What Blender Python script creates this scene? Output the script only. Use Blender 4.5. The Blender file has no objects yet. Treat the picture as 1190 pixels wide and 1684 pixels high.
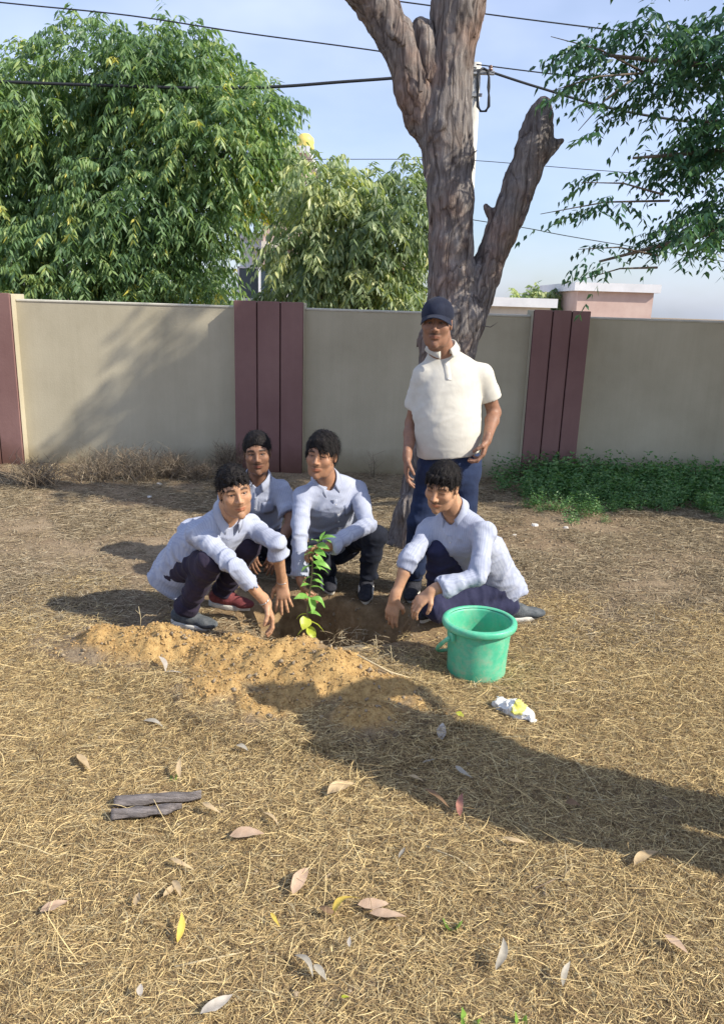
import bpy, math, random
import numpy as np
from mathutils import Vector, Matrix

R = math.radians
scene = bpy.context.scene
COL = scene.collection
rnd = random.Random(7)
rng = np.random.default_rng(7)

# ------------------------------------------------------------------ camera
CAM_H = 1.7
PITCH, ROLL, FPX = R(15.2), R(1.8), 1263.0
cam_data = bpy.data.cameras.new('camera')
cam = bpy.data.objects.new('camera', cam_data)
COL.objects.link(cam)
c_right = Vector((math.cos(ROLL), math.sin(ROLL) * math.sin(PITCH), math.sin(ROLL) * math.cos(PITCH)))
c_up = Vector((-math.sin(ROLL), math.cos(ROLL) * math.sin(PITCH), math.cos(ROLL) * math.cos(PITCH)))
c_fwd = Vector((0, math.cos(PITCH), -math.sin(PITCH)))
m = Matrix((c_right, c_up, -c_fwd)).transposed().to_4x4()
m.translation = Vector((0, 0, CAM_H))
cam.matrix_world = m
cam_data.sensor_fit = 'VERTICAL'
cam_data.sensor_height = 24.0
cam_data.lens = 24.0 * FPX / 1684.0
cam_data.clip_start = 0.05
cam_data.clip_end = 2000
scene.camera = cam

# ------------------------------------------------------------------ sky, sun, exposure
SUN_EL = R(37.5)
SUN_AZ = R(113)          # from +Y towards +X
sun_vec = Vector((math.sin(SUN_AZ) * math.cos(SUN_EL), math.cos(SUN_AZ) * math.cos(SUN_EL), math.sin(SUN_EL)))
world = bpy.data.worlds.new('World')
scene.world = world
world.use_nodes = True
wn, wl = world.node_tree.nodes, world.node_tree.links
for n_ in list(wn): wn.remove(n_)
w_out = wn.new('ShaderNodeOutputWorld')
w_bg = wn.new('ShaderNodeBackground')
w_sky = wn.new('ShaderNodeTexSky')
w_sky.sky_type = 'NISHITA'
w_sky.sun_disc = False
w_sky.sun_elevation = SUN_EL
w_sky.sun_rotation = SUN_AZ
w_sky.air_density = 1.0
w_sky.dust_density = 1.1
w_sky.ozone_density = 3.0
w_bg.inputs['Strength'].default_value = 0.125
w_tc = wn.new('ShaderNodeTexCoord')
w_map = wn.new('ShaderNodeMapping'); w_map.inputs['Scale'].default_value = (1.2, 1.2, 2.6)
w_no = wn.new('ShaderNodeTexNoise'); w_no.inputs['Scale'].default_value = 1.7; w_no.inputs['Detail'].default_value = 5; w_no.inputs['Roughness'].default_value = .52
w_cr = wn.new('ShaderNodeValToRGB')
w_cr.color_ramp.elements[0].position = .36; w_cr.color_ramp.elements[0].color = (.22, .22, .22, 1)
w_cr.color_ramp.elements[1].position = .70; w_cr.color_ramp.elements[1].color = (.72, .72, .72, 1)
w_mix = wn.new('ShaderNodeMixRGB'); w_mix.inputs['Color2'].default_value = (5.6, 6.3, 8.6, 1)
wl.new(w_tc.outputs['Generated'], w_map.inputs['Vector'])
wl.new(w_map.outputs['Vector'], w_no.inputs['Vector'])
wl.new(w_no.outputs['Fac'], w_cr.inputs['Fac'])
wl.new(w_cr.outputs['Color'], w_mix.inputs['Fac'])
wl.new(w_sky.outputs['Color'], w_mix.inputs['Color1'])
wl.new(w_mix.outputs['Color'], w_bg.inputs['Color'])
wl.new(w_bg.outputs['Background'], w_out.inputs['Surface'])

sun_data = bpy.data.lights.new('sun', 'SUN')
sun_data.energy = 5.0
sun_data.angle = R(0.6)
sun_data.color = (1.0, .925, .79)
sun = bpy.data.objects.new('sun', sun_data)
COL.objects.link(sun)
sun.rotation_euler = sun_vec.to_track_quat('Z', 'Y').to_euler()
scene.view_settings.view_transform = 'Standard'
scene.view_settings.look = 'None'
scene.view_settings.exposure = 0.45
scene.view_settings.gamma = 1.0
scene.view_settings.use_curve_mapping = False

# ------------------------------------------------------------------ measuring helpers
def P(u, v, Y):
    """point seen at photo pixel (u,v) that lies at distance Y in front of the viewer"""
    d = c_right * ((u - 595) / FPX) + c_up * ((842 - v) / FPX) + c_fwd
    t = Y / d.y
    return Vector((d.x * t, Y, CAM_H + d.z * t))
def G(u, v, z=0.0):
    """point of the ground seen at photo pixel (u,v)"""
    d = c_right * ((u - 595) / FPX) + c_up * ((842 - v) / FPX) + c_fwd
    t = (z - CAM_H) / d.z
    return Vector((d.x * t, d.y * t, z))
def px2m(px, p):
    return px / FPX * (Vector(p) - Vector((0, 0, CAM_H))).dot(c_fwd)

# ------------------------------------------------------------------ noise (numpy)
def _hash(i, j, k, seed):
    h = (i * 374761393 + j * 668265263 + k * 2147483647 + seed * 1274126177) & 0xffffffff
    h = ((h ^ (h >> 13)) * 1274126177) & 0xffffffff
    h = (h ^ (h >> 16)) & 0xffffff
    return h / 8388607.5 - 1.0
def vnoise(p, scale=1.0, seed=0):
    q = np.asarray(p, dtype=np.float64) * scale
    f = np.floor(q); i = f.astype(np.int64); t = q - f
    t = t * t * (3 - 2 * t)
    r = 0
    for a in (0, 1):
        wa = t[..., 0] if a else 1 - t[..., 0]
        for b in (0, 1):
            wb = t[..., 1] if b else 1 - t[..., 1]
            for c in (0, 1):
                wc = t[..., 2] if c else 1 - t[..., 2]
                r = r + wa * wb * wc * _hash(i[..., 0] + a, i[..., 1] + b, i[..., 2] + c, seed)
    return r
def fbm(p, scale=1.0, seed=0, octs=3, gain=.5):
    r = 0; a = 1.0; s = 0
    for o in range(octs):
        r = r + a * vnoise(p, scale * 2.03 ** o, seed + o * 17)
        s += a; a *= gain
    return r / s

# ------------------------------------------------------------------ mesh helpers
def link(o, parent=None):
    COL.objects.link(o)
    if parent is not None:
        o.parent = parent
        o.matrix_parent_inverse = Matrix.Identity(4)
    return o
def mesh_np(name, verts, quads=None, tris=None, smooth=False, attrs=None, mat=None, mat_idx=None):
    me = bpy.data.meshes.new(name)
    verts = np.asarray(verts, dtype=np.float32).reshape(-1, 3)
    me.vertices.add(len(verts)); me.vertices.foreach_set('co', verts.ravel())
    loops = []; starts = []; tot = 0; n = 0
    if quads is not None and len(quads):
        quads = np.asarray(quads, dtype=np.int32).reshape(-1, 4)
        loops.append(quads.ravel()); starts.append(np.arange(len(quads), dtype=np.int32) * 4); tot = len(quads) * 4; n = len(quads)
    if tris is not None and len(tris):
        tris = np.asarray(tris, dtype=np.int32).reshape(-1, 3)
        loops.append(tris.ravel()); starts.append(np.arange(len(tris), dtype=np.int32) * 3 + tot); n += len(tris)
    loops = np.concatenate(loops); starts = np.concatenate(starts)
    me.loops.add(len(loops)); me.loops.foreach_set('vertex_index', loops)
    me.polygons.add(n); me.polygons.foreach_set('loop_start', starts)
    if smooth: me.polygons.foreach_set('use_smooth', np.ones(n, dtype=bool))
    if attrs:
        for k, v in attrs.items():
            v = np.asarray(v, dtype=np.float32)
            if v.ndim == 1:
                a = me.attributes.new(k, 'FLOAT', 'POINT'); a.data.foreach_set('value', v)
            elif v.shape[1] == 4:
                a = me.attributes.new(k, 'FLOAT_COLOR', 'POINT'); a.data.foreach_set('color', v.ravel())
            else:
                a = me.attributes.new(k, 'FLOAT_VECTOR', 'POINT'); a.data.foreach_set('vector', v.ravel())
    if mat is not None:
        for mm in (mat if isinstance(mat, (list, tuple)) else [mat]): me.materials.append(mm)
    if mat_idx is not None: me.polygons.foreach_set('material_index', np.asarray(mat_idx, dtype=np.int32))
    me.update(calc_edges=True)
    me.validate()
    return me
def obj(name, me, parent=None, loc=None):
    o = bpy.data.objects.new(name, me)
    if loc is not None: o.location = loc
    return link(o, parent)
def empty(name, label, cat, loc=(0, 0, 0), group=None, rz=0):
    o = bpy.data.objects.new(name, None)
    o.empty_display_size = .1
    o.location = loc; o.rotation_euler = (0, 0, rz)
    link(o); return tag(o, label, cat, group)
def tag(o, label=None, cat=None, group=None, kind=None):
    if label: o['label'] = label
    if cat: o['category'] = cat
    if group: o['group'] = group
    if kind: o['kind'] = kind
    return o
class MB:
    """collects polygons of one mesh"""
    def __init__(s): s.v = []; s.f = []
    def add(s, vs, fs):
        b = len(s.v); s.v += [tuple(x) for x in vs]; s.f += [tuple(i + b for i in f) for f in fs]; return s
    def box(s, c, d, rot=None, bev=0.0):
        c = Vector(c); hx, hy, hz = d[0] / 2, d[1] / 2, d[2] / 2
        if bev <= 0:
            vs = [(x, y, z) for x in (-hx, hx) for y in (-hy, hy) for z in (-hz, hz)]
            fs = [(0, 1, 3, 2), (4, 6, 7, 5), (0, 4, 5, 1), (2, 3, 7, 6), (0, 2, 6, 4), (1, 5, 7, 3)]
        else:
            # a box with bevelled long edges: octagonal rings
            vs = []; b = bev
            for z, e in ((-hz, b), (-hz + b, 0), (hz - b, 0), (hz, b)):
                x, y = hx - e, hy - e
                vs += [(x - b, -y, z), (x, -y + b, z), (x, y - b, z), (x - b, y, z), (-x + b, y, z), (-x, y - b, z), (-x, -y + b, z), (-x + b, -y, z)]
            fs = [tuple(range(7, -1, -1)), tuple(range(24, 32))]
            for r in range(3):
                for i in range(8):
                    j = (i + 1) % 8
                    fs.append((r * 8 + i, r * 8 + j, r * 8 + 8 + j, r * 8 + 8 + i))
        if rot is not None: vs = [rot @ Vector(p) for p in vs]
        return s.add([Vector(p) + c for p in vs], fs)
    def tube(s, pts, rad, n=8, cap=True, flat=None):
        pts = [Vector(p) for p in pts]
        if not isinstance(rad, (list, tuple)): rad = [rad] * len(pts)
        vs = []; up = None
        for i, p in enumerate(pts):
            d = (pts[min(i + 1, len(pts) - 1)] - pts[max(i - 1, 0)]).normalized()
            if up is None: up = Vector((0, 0, 1)) if abs(d.z) < .9 else Vector((0, 1, 0))
            a = d.cross(up)
            if a.length < 1e-4: a = d.orthogonal()
            a.normalize(); b = a.cross(d).normalized(); up = b
            for k in range(n):
                t = 2 * math.pi * k / n
                vs.append(p + a * math.cos(t) * rad[i] + b * math.sin(t) * rad[i] * (flat or 1))
        fs = [(i * n + k, i * n + (k + 1) % n, (i + 1) * n + (k + 1) % n, (i + 1) * n + k) for i in range(len(pts) - 1) for k in range(n)]
        if cap: fs += [tuple(range(n - 1, -1, -1)), tuple(range((len(pts) - 1) * n, len(pts) * n))]
        return s.add(vs, fs)
    def lathe(s, prof, n=48, c=(0, 0, 0)):
        vs = [(c[0] + r * math.cos(2 * math.pi * k / n), c[1] + r * math.sin(2 * math.pi * k / n), c[2] + z) for r, z in prof for k in range(n)]
        fs = [(i * n + k, i * n + (k + 1) % n, (i + 1) * n + (k + 1) % n, (i + 1) * n + k) for i in range(len(prof) - 1) for k in range(n)]
        return s.add(vs, fs)
    def build(s, name, mat, parent=None, smooth=False, loc=None):
        me = bpy.data.meshes.new(name); me.from_pydata(s.v, [], s.f)
        if smooth: me.polygons.foreach_set('use_smooth', [True] * len(me.polygons))
        for mm in (mat if isinstance(mat, (list, tuple)) else [mat]): me.materials.append(mm)
        me.update()
        return obj(name, me, parent, loc)

# ------------------------------------------------------------------ material helpers
def new_mat(name, base=(.5, .5, .5), rough=.8, spec=.3, metal=0):
    mt = bpy.data.materials.new(name); mt.use_nodes = True
    b = mt.node_tree.nodes['Principled BSDF']
    b.inputs['Base Color'].default_value = (*base, 1); b.inputs['Roughness'].default_value = rough
    b.inputs['Specular IOR Level'].default_value = spec; b.inputs['Metallic'].default_value = metal
    return mt, mt.node_tree.nodes, mt.node_tree.links, b
def N(ns, t, **kw):
    n = ns.new(t)
    for k, v in kw.items():
        if k in n.inputs.keys(): n.inputs[k].default_value = v
        else: setattr(n, k, v)
    return n
def ramp(ns, stops):
    n = ns.new('ShaderNodeValToRGB'); e = n.color_ramp.elements
    while len(e) < len(stops): e.new(.5)
    for i, (p, c) in enumerate(stops):
        e[i].position = p; e[i].color = (*c, 1) if len(c) == 3 else c
    return n
def noise_mat(name, c1, c2, scale=8, detail=5, rough=.8, bump=.3, bscale=None, bdist=.01, c3=None, spec=.3, stretch=None, lo=.35, hi=.65):
    mt, ns, ls, b = new_mat(name, c1, rough, spec)
    tc = ns.new('ShaderNodeTexCoord'); src = tc.outputs['Object']
    if stretch:
        mp = N(ns, 'ShaderNodeMapping', Scale=stretch); ls.new(src, mp.inputs['Vector']); src = mp.outputs['Vector']
    no = N(ns, 'ShaderNodeTexNoise', Scale=scale, Detail=detail, Roughness=.6); ls.new(src, no.inputs['Vector'])
    st = [(lo, c1), (hi, c2)] if c3 is None else [(lo, c1), ((lo + hi) / 2, c2), (hi, c3)]
    rp = ramp(ns, st); ls.new(no.outputs['Fac'], rp.inputs['Fac']); ls.new(rp.outputs['Color'], b.inputs['Base Color'])
    if bump:
        n2 = N(ns, 'ShaderNodeTexNoise', Scale=bscale or scale * 4, Detail=6, Roughness=.65); ls.new(src, n2.inputs['Vector'])
        bp = N(ns, 'ShaderNodeBump', Strength=bump, Distance=bdist); ls.new(n2.outputs['Fac'], bp.inputs['Height']); ls.new(bp.outputs['Normal'], b.inputs['Normal'])
    return mt
# ------------------------------------------------------------------ implicit-surface modeller
V3 = lambda *a: np.array(a[0] if len(a) == 1 else a, dtype=np.float64)
def unit(v):
    v = np.asarray(v, dtype=np.float64); return v / (np.linalg.norm(v) + 1e-12)
class Field:
    """ordered list of rounded solids blended into one skin, sampled on a grid and surfaced"""
    def __init__(s): s.ops = []; s.disp = None
    def cone(s, a, b, ra, rb, k=.02, mode='add', flat=None, fs=1.0, fold=0.0):
        """tapered limb from a to b; flat = axis along which the section is scaled by fs"""
        a = V3(a); b = V3(b); mr = max(ra, rb) * max(1, fs)
        s.ops.append(dict(t='c', a=a, b=b, ra=ra, rb=rb, k=k, m=mode, lo=np.minimum(a, b) - mr, hi=np.maximum(a, b) + mr,
                          flat=None if flat is None else unit(flat), fs=fs, fold=fold)); return s
    def ell(s, c, r, M=None, k=.02, mode='add', fold=0.0):
        """ellipsoid; rows of M are its axes"""
        c = V3(c); r = V3(r); M = np.eye(3) if M is None else np.asarray(M)
        mr = r.max()
        s.ops.append(dict(t='e', a=c, b=c, r=r, M=M, k=k, m=mode, lo=c - mr, hi=c + mr, fold=fold)); return s
    def plane(s, a, n, k=.004):
        s.ops.append(dict(t='p', a=V3(a), b=V3(a), n=unit(n), k=k, m='cut', lo=V3(a) - 9, hi=V3(a) + 9, fold=0, flat=None)); return s
    def dist(s, o, p):
        if o['t'] == 'p': return (p - o['a'].astype(p.dtype)) @ o['n'].astype(p.dtype)
        if o['t'] == 'c':
            a, b = o['a'], o['b']; ba = b - a; L2 = ba @ ba + 1e-12
            q = p - a.astype(p.dtype)
            t = np.clip((q @ ba.astype(p.dtype)) / L2, 0, 1)
            w = q - t[..., None] * ba.astype(p.dtype)
            if o['flat'] is not None:
                f = o['flat'].astype(p.dtype); fc = w @ f
                w = w + (fc * (1 / o['fs'] - 1))[..., None] * f
            return np.sqrt((w * w).sum(-1)) - (o['ra'] + (o['rb'] - o['ra']) * t)
        q = (p - o['a'].astype(p.dtype)) @ o['M'].T.astype(p.dtype)
        r = o['r'].astype(p.dtype)
        k0 = np.sqrt(((q / r) ** 2).sum(-1)); k1 = np.sqrt(((q / (r * r)) ** 2).sum(-1)) + 1e-9
        return k0 * (k0 - 1) / k1
    def bounds(s):
        lo = np.min([o['lo'] for o in s.ops if o['m'] == 'add'], axis=0); hi = np.max([o['hi'] for o in s.ops if o['m'] == 'add'], axis=0)
        return lo, hi
    def sample(s, lo, hi, h):
        n = np.ceil((hi - lo) / h).astype(int) + 1
        ax = [(lo[i] + h * np.arange(n[i])).astype(np.float32) for i in range(3)]
        D = np.full(n, .06, dtype=np.float32)
        for o in s.ops:
            mg = o['k'] + 3 * h + (.012 if s.disp else 0)
            sl = []
            for i in range(3):
                i0 = max(0, int((o['lo'][i] - mg - lo[i]) / h)); i1 = min(n[i], int((o['hi'][i] + mg - lo[i]) / h) + 2)
                sl.append((i0, i1))
            if any(b_ <= a_ for a_, b_ in sl): continue
            X = np.stack(np.meshgrid(*[ax[i][sl[i][0]:sl[i][1]] for i in range(3)], indexing='ij'), -1)
            d = s.dist(o, X).astype(np.float32)
            S = tuple(slice(a_, b_) for a_, b_ in sl)
            e = D[S]; k = max(o['k'], 1e-5)
            if o['m'] == 'add':
                hh = np.maximum(k - np.abs(e - d), 0) / k; D[S] = np.minimum(e, d) - hh * hh * k * .25
            elif o['m'] == 'cut':
                d = -d; hh = np.maximum(k - np.abs(e - d), 0) / k; D[S] = np.maximum(e, d) + hh * hh * k * .25
        if s.disp is not None:
            near = np.abs(D) < 3.2 * h + .012
            idx = np.argwhere(near)
            pts = idx * h + lo
            D[near] += s.disp(pts).astype(np.float32)
        return D, lo, h
    def mesh(s, h, lo=None, hi=None, holes=None):
        """surface-net polygonisation; holes = boxes left out (they are surfaced finer)"""
        if lo is None:
            lo, hi = s.bounds(); lo = lo - 4 * h - .012; hi = hi + 4 * h + .012
        lo = V3(lo); hi = V3(hi)
        D, lo, h = s.sample(lo, hi, h)
        return nets(D, lo, h, holes)
def nets(D, lo, h, holes=None):
    S = D < 0
    nx, ny, nz = D.shape
    act = np.zeros((nx - 1, ny - 1, nz - 1), dtype=np.uint8)
    for a in (0, 1):
        for b in (0, 1):
            for c in (0, 1): act += S[a:nx - 1 + a, b:ny - 1 + b, c:nz - 1 + c]
    m_ = (act > 0) & (act < 8)
    cells = np.argwhere(m_)
    if holes:
        cc = (cells + .5) * h + lo
        keep = np.ones(len(cells), bool)
        for hl, hh in holes: keep &= ~np.all((cc > hl) & (cc < hh), axis=1)
        cells = cells[keep]
    vid = np.full(act.shape, -1, dtype=np.int32); vid[tuple(cells.T)] = np.arange(len(cells))
    off = np.array([(a, b, c) for a in (0, 1) for b in (0, 1) for c in (0, 1)])
    val = np.stack([D[tuple((cells + o).T)] for o in off], 1)
    acc = np.zeros((len(cells), 3)); cnt = np.zeros(len(cells))
    for i in range(8):
        for j in range(i + 1, 8):
            if np.abs(off[i] - off[j]).sum() != 1: continue
            vi, vj = val[:, i], val[:, j]; x = (vi < 0) != (vj < 0)
            t = np.where(x, vi / (vi - vj + 1e-20), 0)
            acc += np.where(x[:, None], off[i] + t[:, None] * (off[j] - off[i]), 0); cnt += x
    v = (cells + acc / cnt[:, None]) * h + lo
    quads = []
    for axis in range(3):
        u, w = [(1, 2), (2, 0), (0, 1)][axis]
        sl0 = [slice(1, -1)] * 3; sl0[axis] = slice(0, -1); sl1 = list(sl0); sl1[axis] = slice(1, None)
        A, B = S[tuple(sl0)], S[tuple(sl1)]
        for flip in (False, True):
            e = np.argwhere((A & ~B) if not flip else (~A & B))
            if not len(e): continue
            sh = np.ones(3, int); sh[axis] = 0; e = e + sh
            def cell(du, dw):
                c = e.copy(); c[:, u] += du; c[:, w] += dw
                return vid[tuple(c.T)]
            q = np.stack([cell(-1, -1), cell(0, -1), cell(0, 0), cell(-1, 0)], 1)
            if flip: q = q[:, ::-1]
            quads.append(q[(q >= 0).all(1)])
    return v, (np.concatenate(quads) if quads else np.zeros((0, 4), int))
def relax(v, q, it=1, f=.5):
    """light smoothing along mesh edges"""
    n = len(v); e = np.concatenate([q[:, [0, 1]], q[:, [1, 2]], q[:, [2, 3]], q[:, [3, 0]]])
    for _ in range(it):
        s = np.zeros((n, 3)); c = np.zeros(n)
        for k in range(3): s[:, k] = np.bincount(e[:, 0], v[e[:, 1], k], n) + np.bincount(e[:, 1], v[e[:, 0], k], n)
        c = np.bincount(e[:, 0], minlength=n) + np.bincount(e[:, 1], minlength=n)
        v = v + f * (s / np.maximum(c, 1)[:, None] - v) * (c > 0)[:, None]
    return v
# ================================================================== GROUND
PIT = (-.19, 3.93, .43, .37)
def sstep(a, b, x):
    t = np.clip((x - a) / (b - a), 0, 1); return t * t * (3 - 2 * t)
MOUNDS = [(-1.22, 3.50, .20, .17, .080), (-.96, 3.46, .26, .18, .10), (-.62, 3.32, .22, .20, .085), (-.38, 3.26, .26, .22, .10),
          (-.10, 3.16, .26, .20, .095), (.10, 3.05, .22, .14, .06), (-.62, 3.02, .24, .18, .06), (-.35, 2.92, .22, .14, .055), (.02, 2.82, .26, .12, .05), (.22, 2.92, .2, .12, .045), (-.26, 3.50, .13, .10, .04)]
def ground_parts(x, y):
    p = np.stack([x, y, np.zeros_like(x)], -1)
    wob = .20 * vnoise(p, 4.0, 3) + .09 * vnoise(p, 11., 4)
    d = np.sqrt(((x - PIT[0]) / PIT[2]) ** 2 + ((y - PIT[1]) / PIT[3]) ** 2) + wob
    pit = sstep(1.10, .72, d)
    m_ = np.zeros_like(x)
    for cx, cy, rx, ry, hh in MOUNDS:
        q = ((x - cx) / rx) ** 2 + ((y - cy) / ry) ** 2
        m_ = m_ + (hh * np.exp(-q * 1.2) / .1) ** 2.2
    m_ = m_ ** (1 / 2.2) * (1 + .35 * fbm(p, 5.5, 41, 3))
    soil = np.clip(sstep(.16, .42, m_ + .30 * fbm(p, 9, 5, 3)), 0, 1)
    return p, d, pit, m_, soil
def bare_amt(x, y):
    p = np.stack([x, y, np.zeros_like(x)], -1); q = np.sqrt(((x + .12) / .95) ** 2 + ((y - 4.05) / .72) ** 2) + .30 * fbm(p, 4, 8, 2)
    return sstep(1.15, .75, q)
def ground_h(x, y):
    x = np.asarray(x, float); y = np.asarray(y, float)
    p, d, pit, m_, soil = ground_parts(x, y)
    rough = .012 * fbm(p, 2.2, 11, 3) + .006 * fbm(p, 16, 12, 2)
    lump = soil * (.042 * fbm(p, 10, 21, 3) + .014 * np.abs(vnoise(p, 30, 25)) - .012 * (np.abs(vnoise(p, 19, 27)) < .10))
    heap = m_ * .165 * (1 - pit)
    far = sstep(40, 100, y) * 0
    return rough + lump + heap - .30 * pit + pit * .035 * fbm(p, 9, 31, 4) + .03 * np.exp(-((x - .38) / .16) ** 2 - ((y - 3.95) / .12) ** 2) + far
def gz(x, y): return float(ground_h(np.array([x]), np.array([y]))[0])
def grow(start, step, g, end):
    o = []; x = start
    while abs(x) < abs(end): step *= g; x += step; o.append(x)
    return o
dx = .016
xs = list(np.arange(-1.9, 1.9, dx)); xs = sorted([-v for v in grow(1.9, .02, 1.09, 160)]) + xs + grow(1.9, .02, 1.09, 160)
ys = list(np.arange(1.25, 4.9, dx)); ys = [-20, -6, -2, 0, .6, 1.0, 1.15] + ys + grow(4.9, .018, 1.035, 260)
gx, gy = np.meshgrid(np.array(xs), np.array(ys), indexing='ij')
hz = ground_h(gx, gy)
_, _d, _pit, _m, _soil = ground_parts(gx, gy)
nx, ny = gx.shape
idx = np.arange(nx * ny).reshape(nx, ny)
quads = np.stack([idx[:-1, :-1], idx[1:, :-1], idx[1:, 1:], idx[:-1, 1:]], -1).reshape(-1, 4)

def ground_material():
    mt, ns, ls, b = new_mat('ground_soil', rough=.95, spec=.1)
    tc = ns.new('ShaderNodeTexCoord')
    def noise(s, d=5, r=.6):
        n = N(ns, 'ShaderNodeTexNoise', Scale=s, Detail=d, Roughness=r); ls.new(tc.outputs['Object'], n.inputs['Vector']); return n
    def mix(f, a, c):
        m = ns.new('ShaderNodeMixRGB')
        for k, s_ in (('Fac', f), ('Color1', a), ('Color2', c)):
            if isinstance(s_, (tuple, float)): m.inputs[k].default_value = (*s_, 1) if isinstance(s_, tuple) else s_
            else: ls.new(s_, m.inputs[k])
        return m.outputs['Color']
    n1 = noise(1.3, 4); r1 = ramp(ns, [(.36, (.20, .145, .10)), (.52, (.31, .24, .165)), (.68, (.40, .32, .225))]); ls.new(n1.outputs['Fac'], r1.inputs['Fac'])
    n2 = noise(60, 4, .8); r2 = ramp(ns, [(.40, (.10, .070, .045)), (.54, (.30, .22, .135)), (.72, (.50, .40, .25))]); ls.new(n2.outputs['Fac'], r2.inputs['Fac'])
    c = mix(.58, r1.outputs['Color'], r2.outputs['Color'])
    n3 = noise(34, 6, .75); r3 = ramp(ns, [(.30, (.16, .09, .04)), (.45, (.42, .27, .11)), (.70, (.60, .41, .18))]); ls.new(n3.outputs['Fac'], r3.inputs['Fac'])
    a1 = N(ns, 'ShaderNodeAttribute', attribute_name='soil'); c = mix(a1.outputs['Fac'], c, r3.outputs['Color'])
    n4 = noise(11, 6, .7); r4 = ramp(ns, [(.34, (.17, .11, .06)), (.55, (.29, .20, .11)), (.75, (.42, .31, .19))]); ls.new(n4.outputs['Fac'], r4.inputs['Fac'])
    a2 = N(ns, 'ShaderNodeAttribute', attribute_name='pit'); c = mix(a2.outputs['Fac'], c, r4.outputs['Color'])
    a3 = N(ns, 'ShaderNodeAttribute', attribute_name='wet'); c = mix(a3.outputs['Fac'], c, (.24, .23, .19))
    ls.new(c, b.inputs['Base Color'])
    nb = noise(95, 6, .75); bp = N(ns, 'ShaderNodeBump', Strength=.8, Distance=.012); ls.new(nb.outputs['Fac'], bp.inputs['Height']); ls.new(bp.outputs['Normal'], b.inputs['Normal'])
    return mt
M_ground = ground_material()
pp = np.stack([gx, gy, hz], -1)
wet = np.exp(-((gx + .08) / .17) ** 2 - ((gy - 3.66) / .08) ** 2) * 1.3
pitc = np.clip(sstep(.02, .35, _pit) + .75 * bare_amt(gx, gy) * (1 - _soil), 0, 1)
soilc = np.clip(_soil, 0, 1) * (1 - pitc)
me = mesh_np('ground', pp.reshape(-1, 3), quads, smooth=True, mat=M_ground,
             attrs={'soil': soilc.ravel(), 'pit': pitc.ravel(), 'wet': np.clip(wet, 0, 1).ravel()})
tag(obj('ground', me), kind='structure')

# ------------------------------------------------------------------ scatter of instanced clumps (uncountable litter only)
def scatter(name, sources, pts, rots, scls, label):
    pts = np.asarray(pts, np.float32)
    me = bpy.data.meshes.new(name); me.vertices.add(len(pts)); me.vertices.foreach_set('co', pts.ravel())
    a = me.attributes.new('rot', 'FLOAT_VECTOR', 'POINT'); a.data.foreach_set('vector', np.asarray(rots, np.float32).ravel())
    a = me.attributes.new('scl', 'FLOAT', 'POINT'); a.data.foreach_set('value', np.asarray(scls, np.float32))
    a = me.attributes.new('pick', 'INT', 'POINT'); a.data.foreach_set('value', rng.integers(0, len(sources), len(pts)).astype(np.int32))
    me.update()
    col = bpy.data.collections.new(name + '_sources')
    for s_ in sources: col.objects.link(bpy.data.objects.new(name + '_clump', s_))
    ng = bpy.data.node_groups.new(name, 'GeometryNodeTree')
    ng.interface.new_socket('Geometry', in_out='INPUT', socket_type='NodeSocketGeometry')
    ng.interface.new_socket('Geometry', in_out='OUTPUT', socket_type='NodeSocketGeometry')
    n = ng.nodes; l = ng.links
    gi = n.new('NodeGroupInput'); go = n.new('NodeGroupOutput'); ip = n.new('GeometryNodeInstanceOnPoints'); ci = n.new('GeometryNodeCollectionInfo')
    ci.inputs['Collection'].default_value = col; ci.inputs['Separate Children'].default_value = True; ci.inputs['Reset Children'].default_value = True
    def na(nm, ty):
        x = n.new('GeometryNodeInputNamedAttribute'); x.data_type = ty; x.inputs['Name'].default_value = nm; return x.outputs['Attribute']
    l.new(gi.outputs[0], ip.inputs['Points']); l.new(ci.outputs[0], ip.inputs['Instance']); ip.inputs['Pick Instance'].default_value = True
    l.new(na('pick', 'INT'), ip.inputs['Instance Index']); l.new(na('rot', 'FLOAT_VECTOR'), ip.inputs['Rotation']); l.new(na('scl', 'FLOAT'), ip.inputs['Scale'])
    l.new(ip.outputs['Instances'], go.inputs[0])
    o = obj(name, me); md = o.modifiers.new('scatter', 'NODES'); md.node_group = ng
    return tag(o, label, None, kind='stuff')

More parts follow.
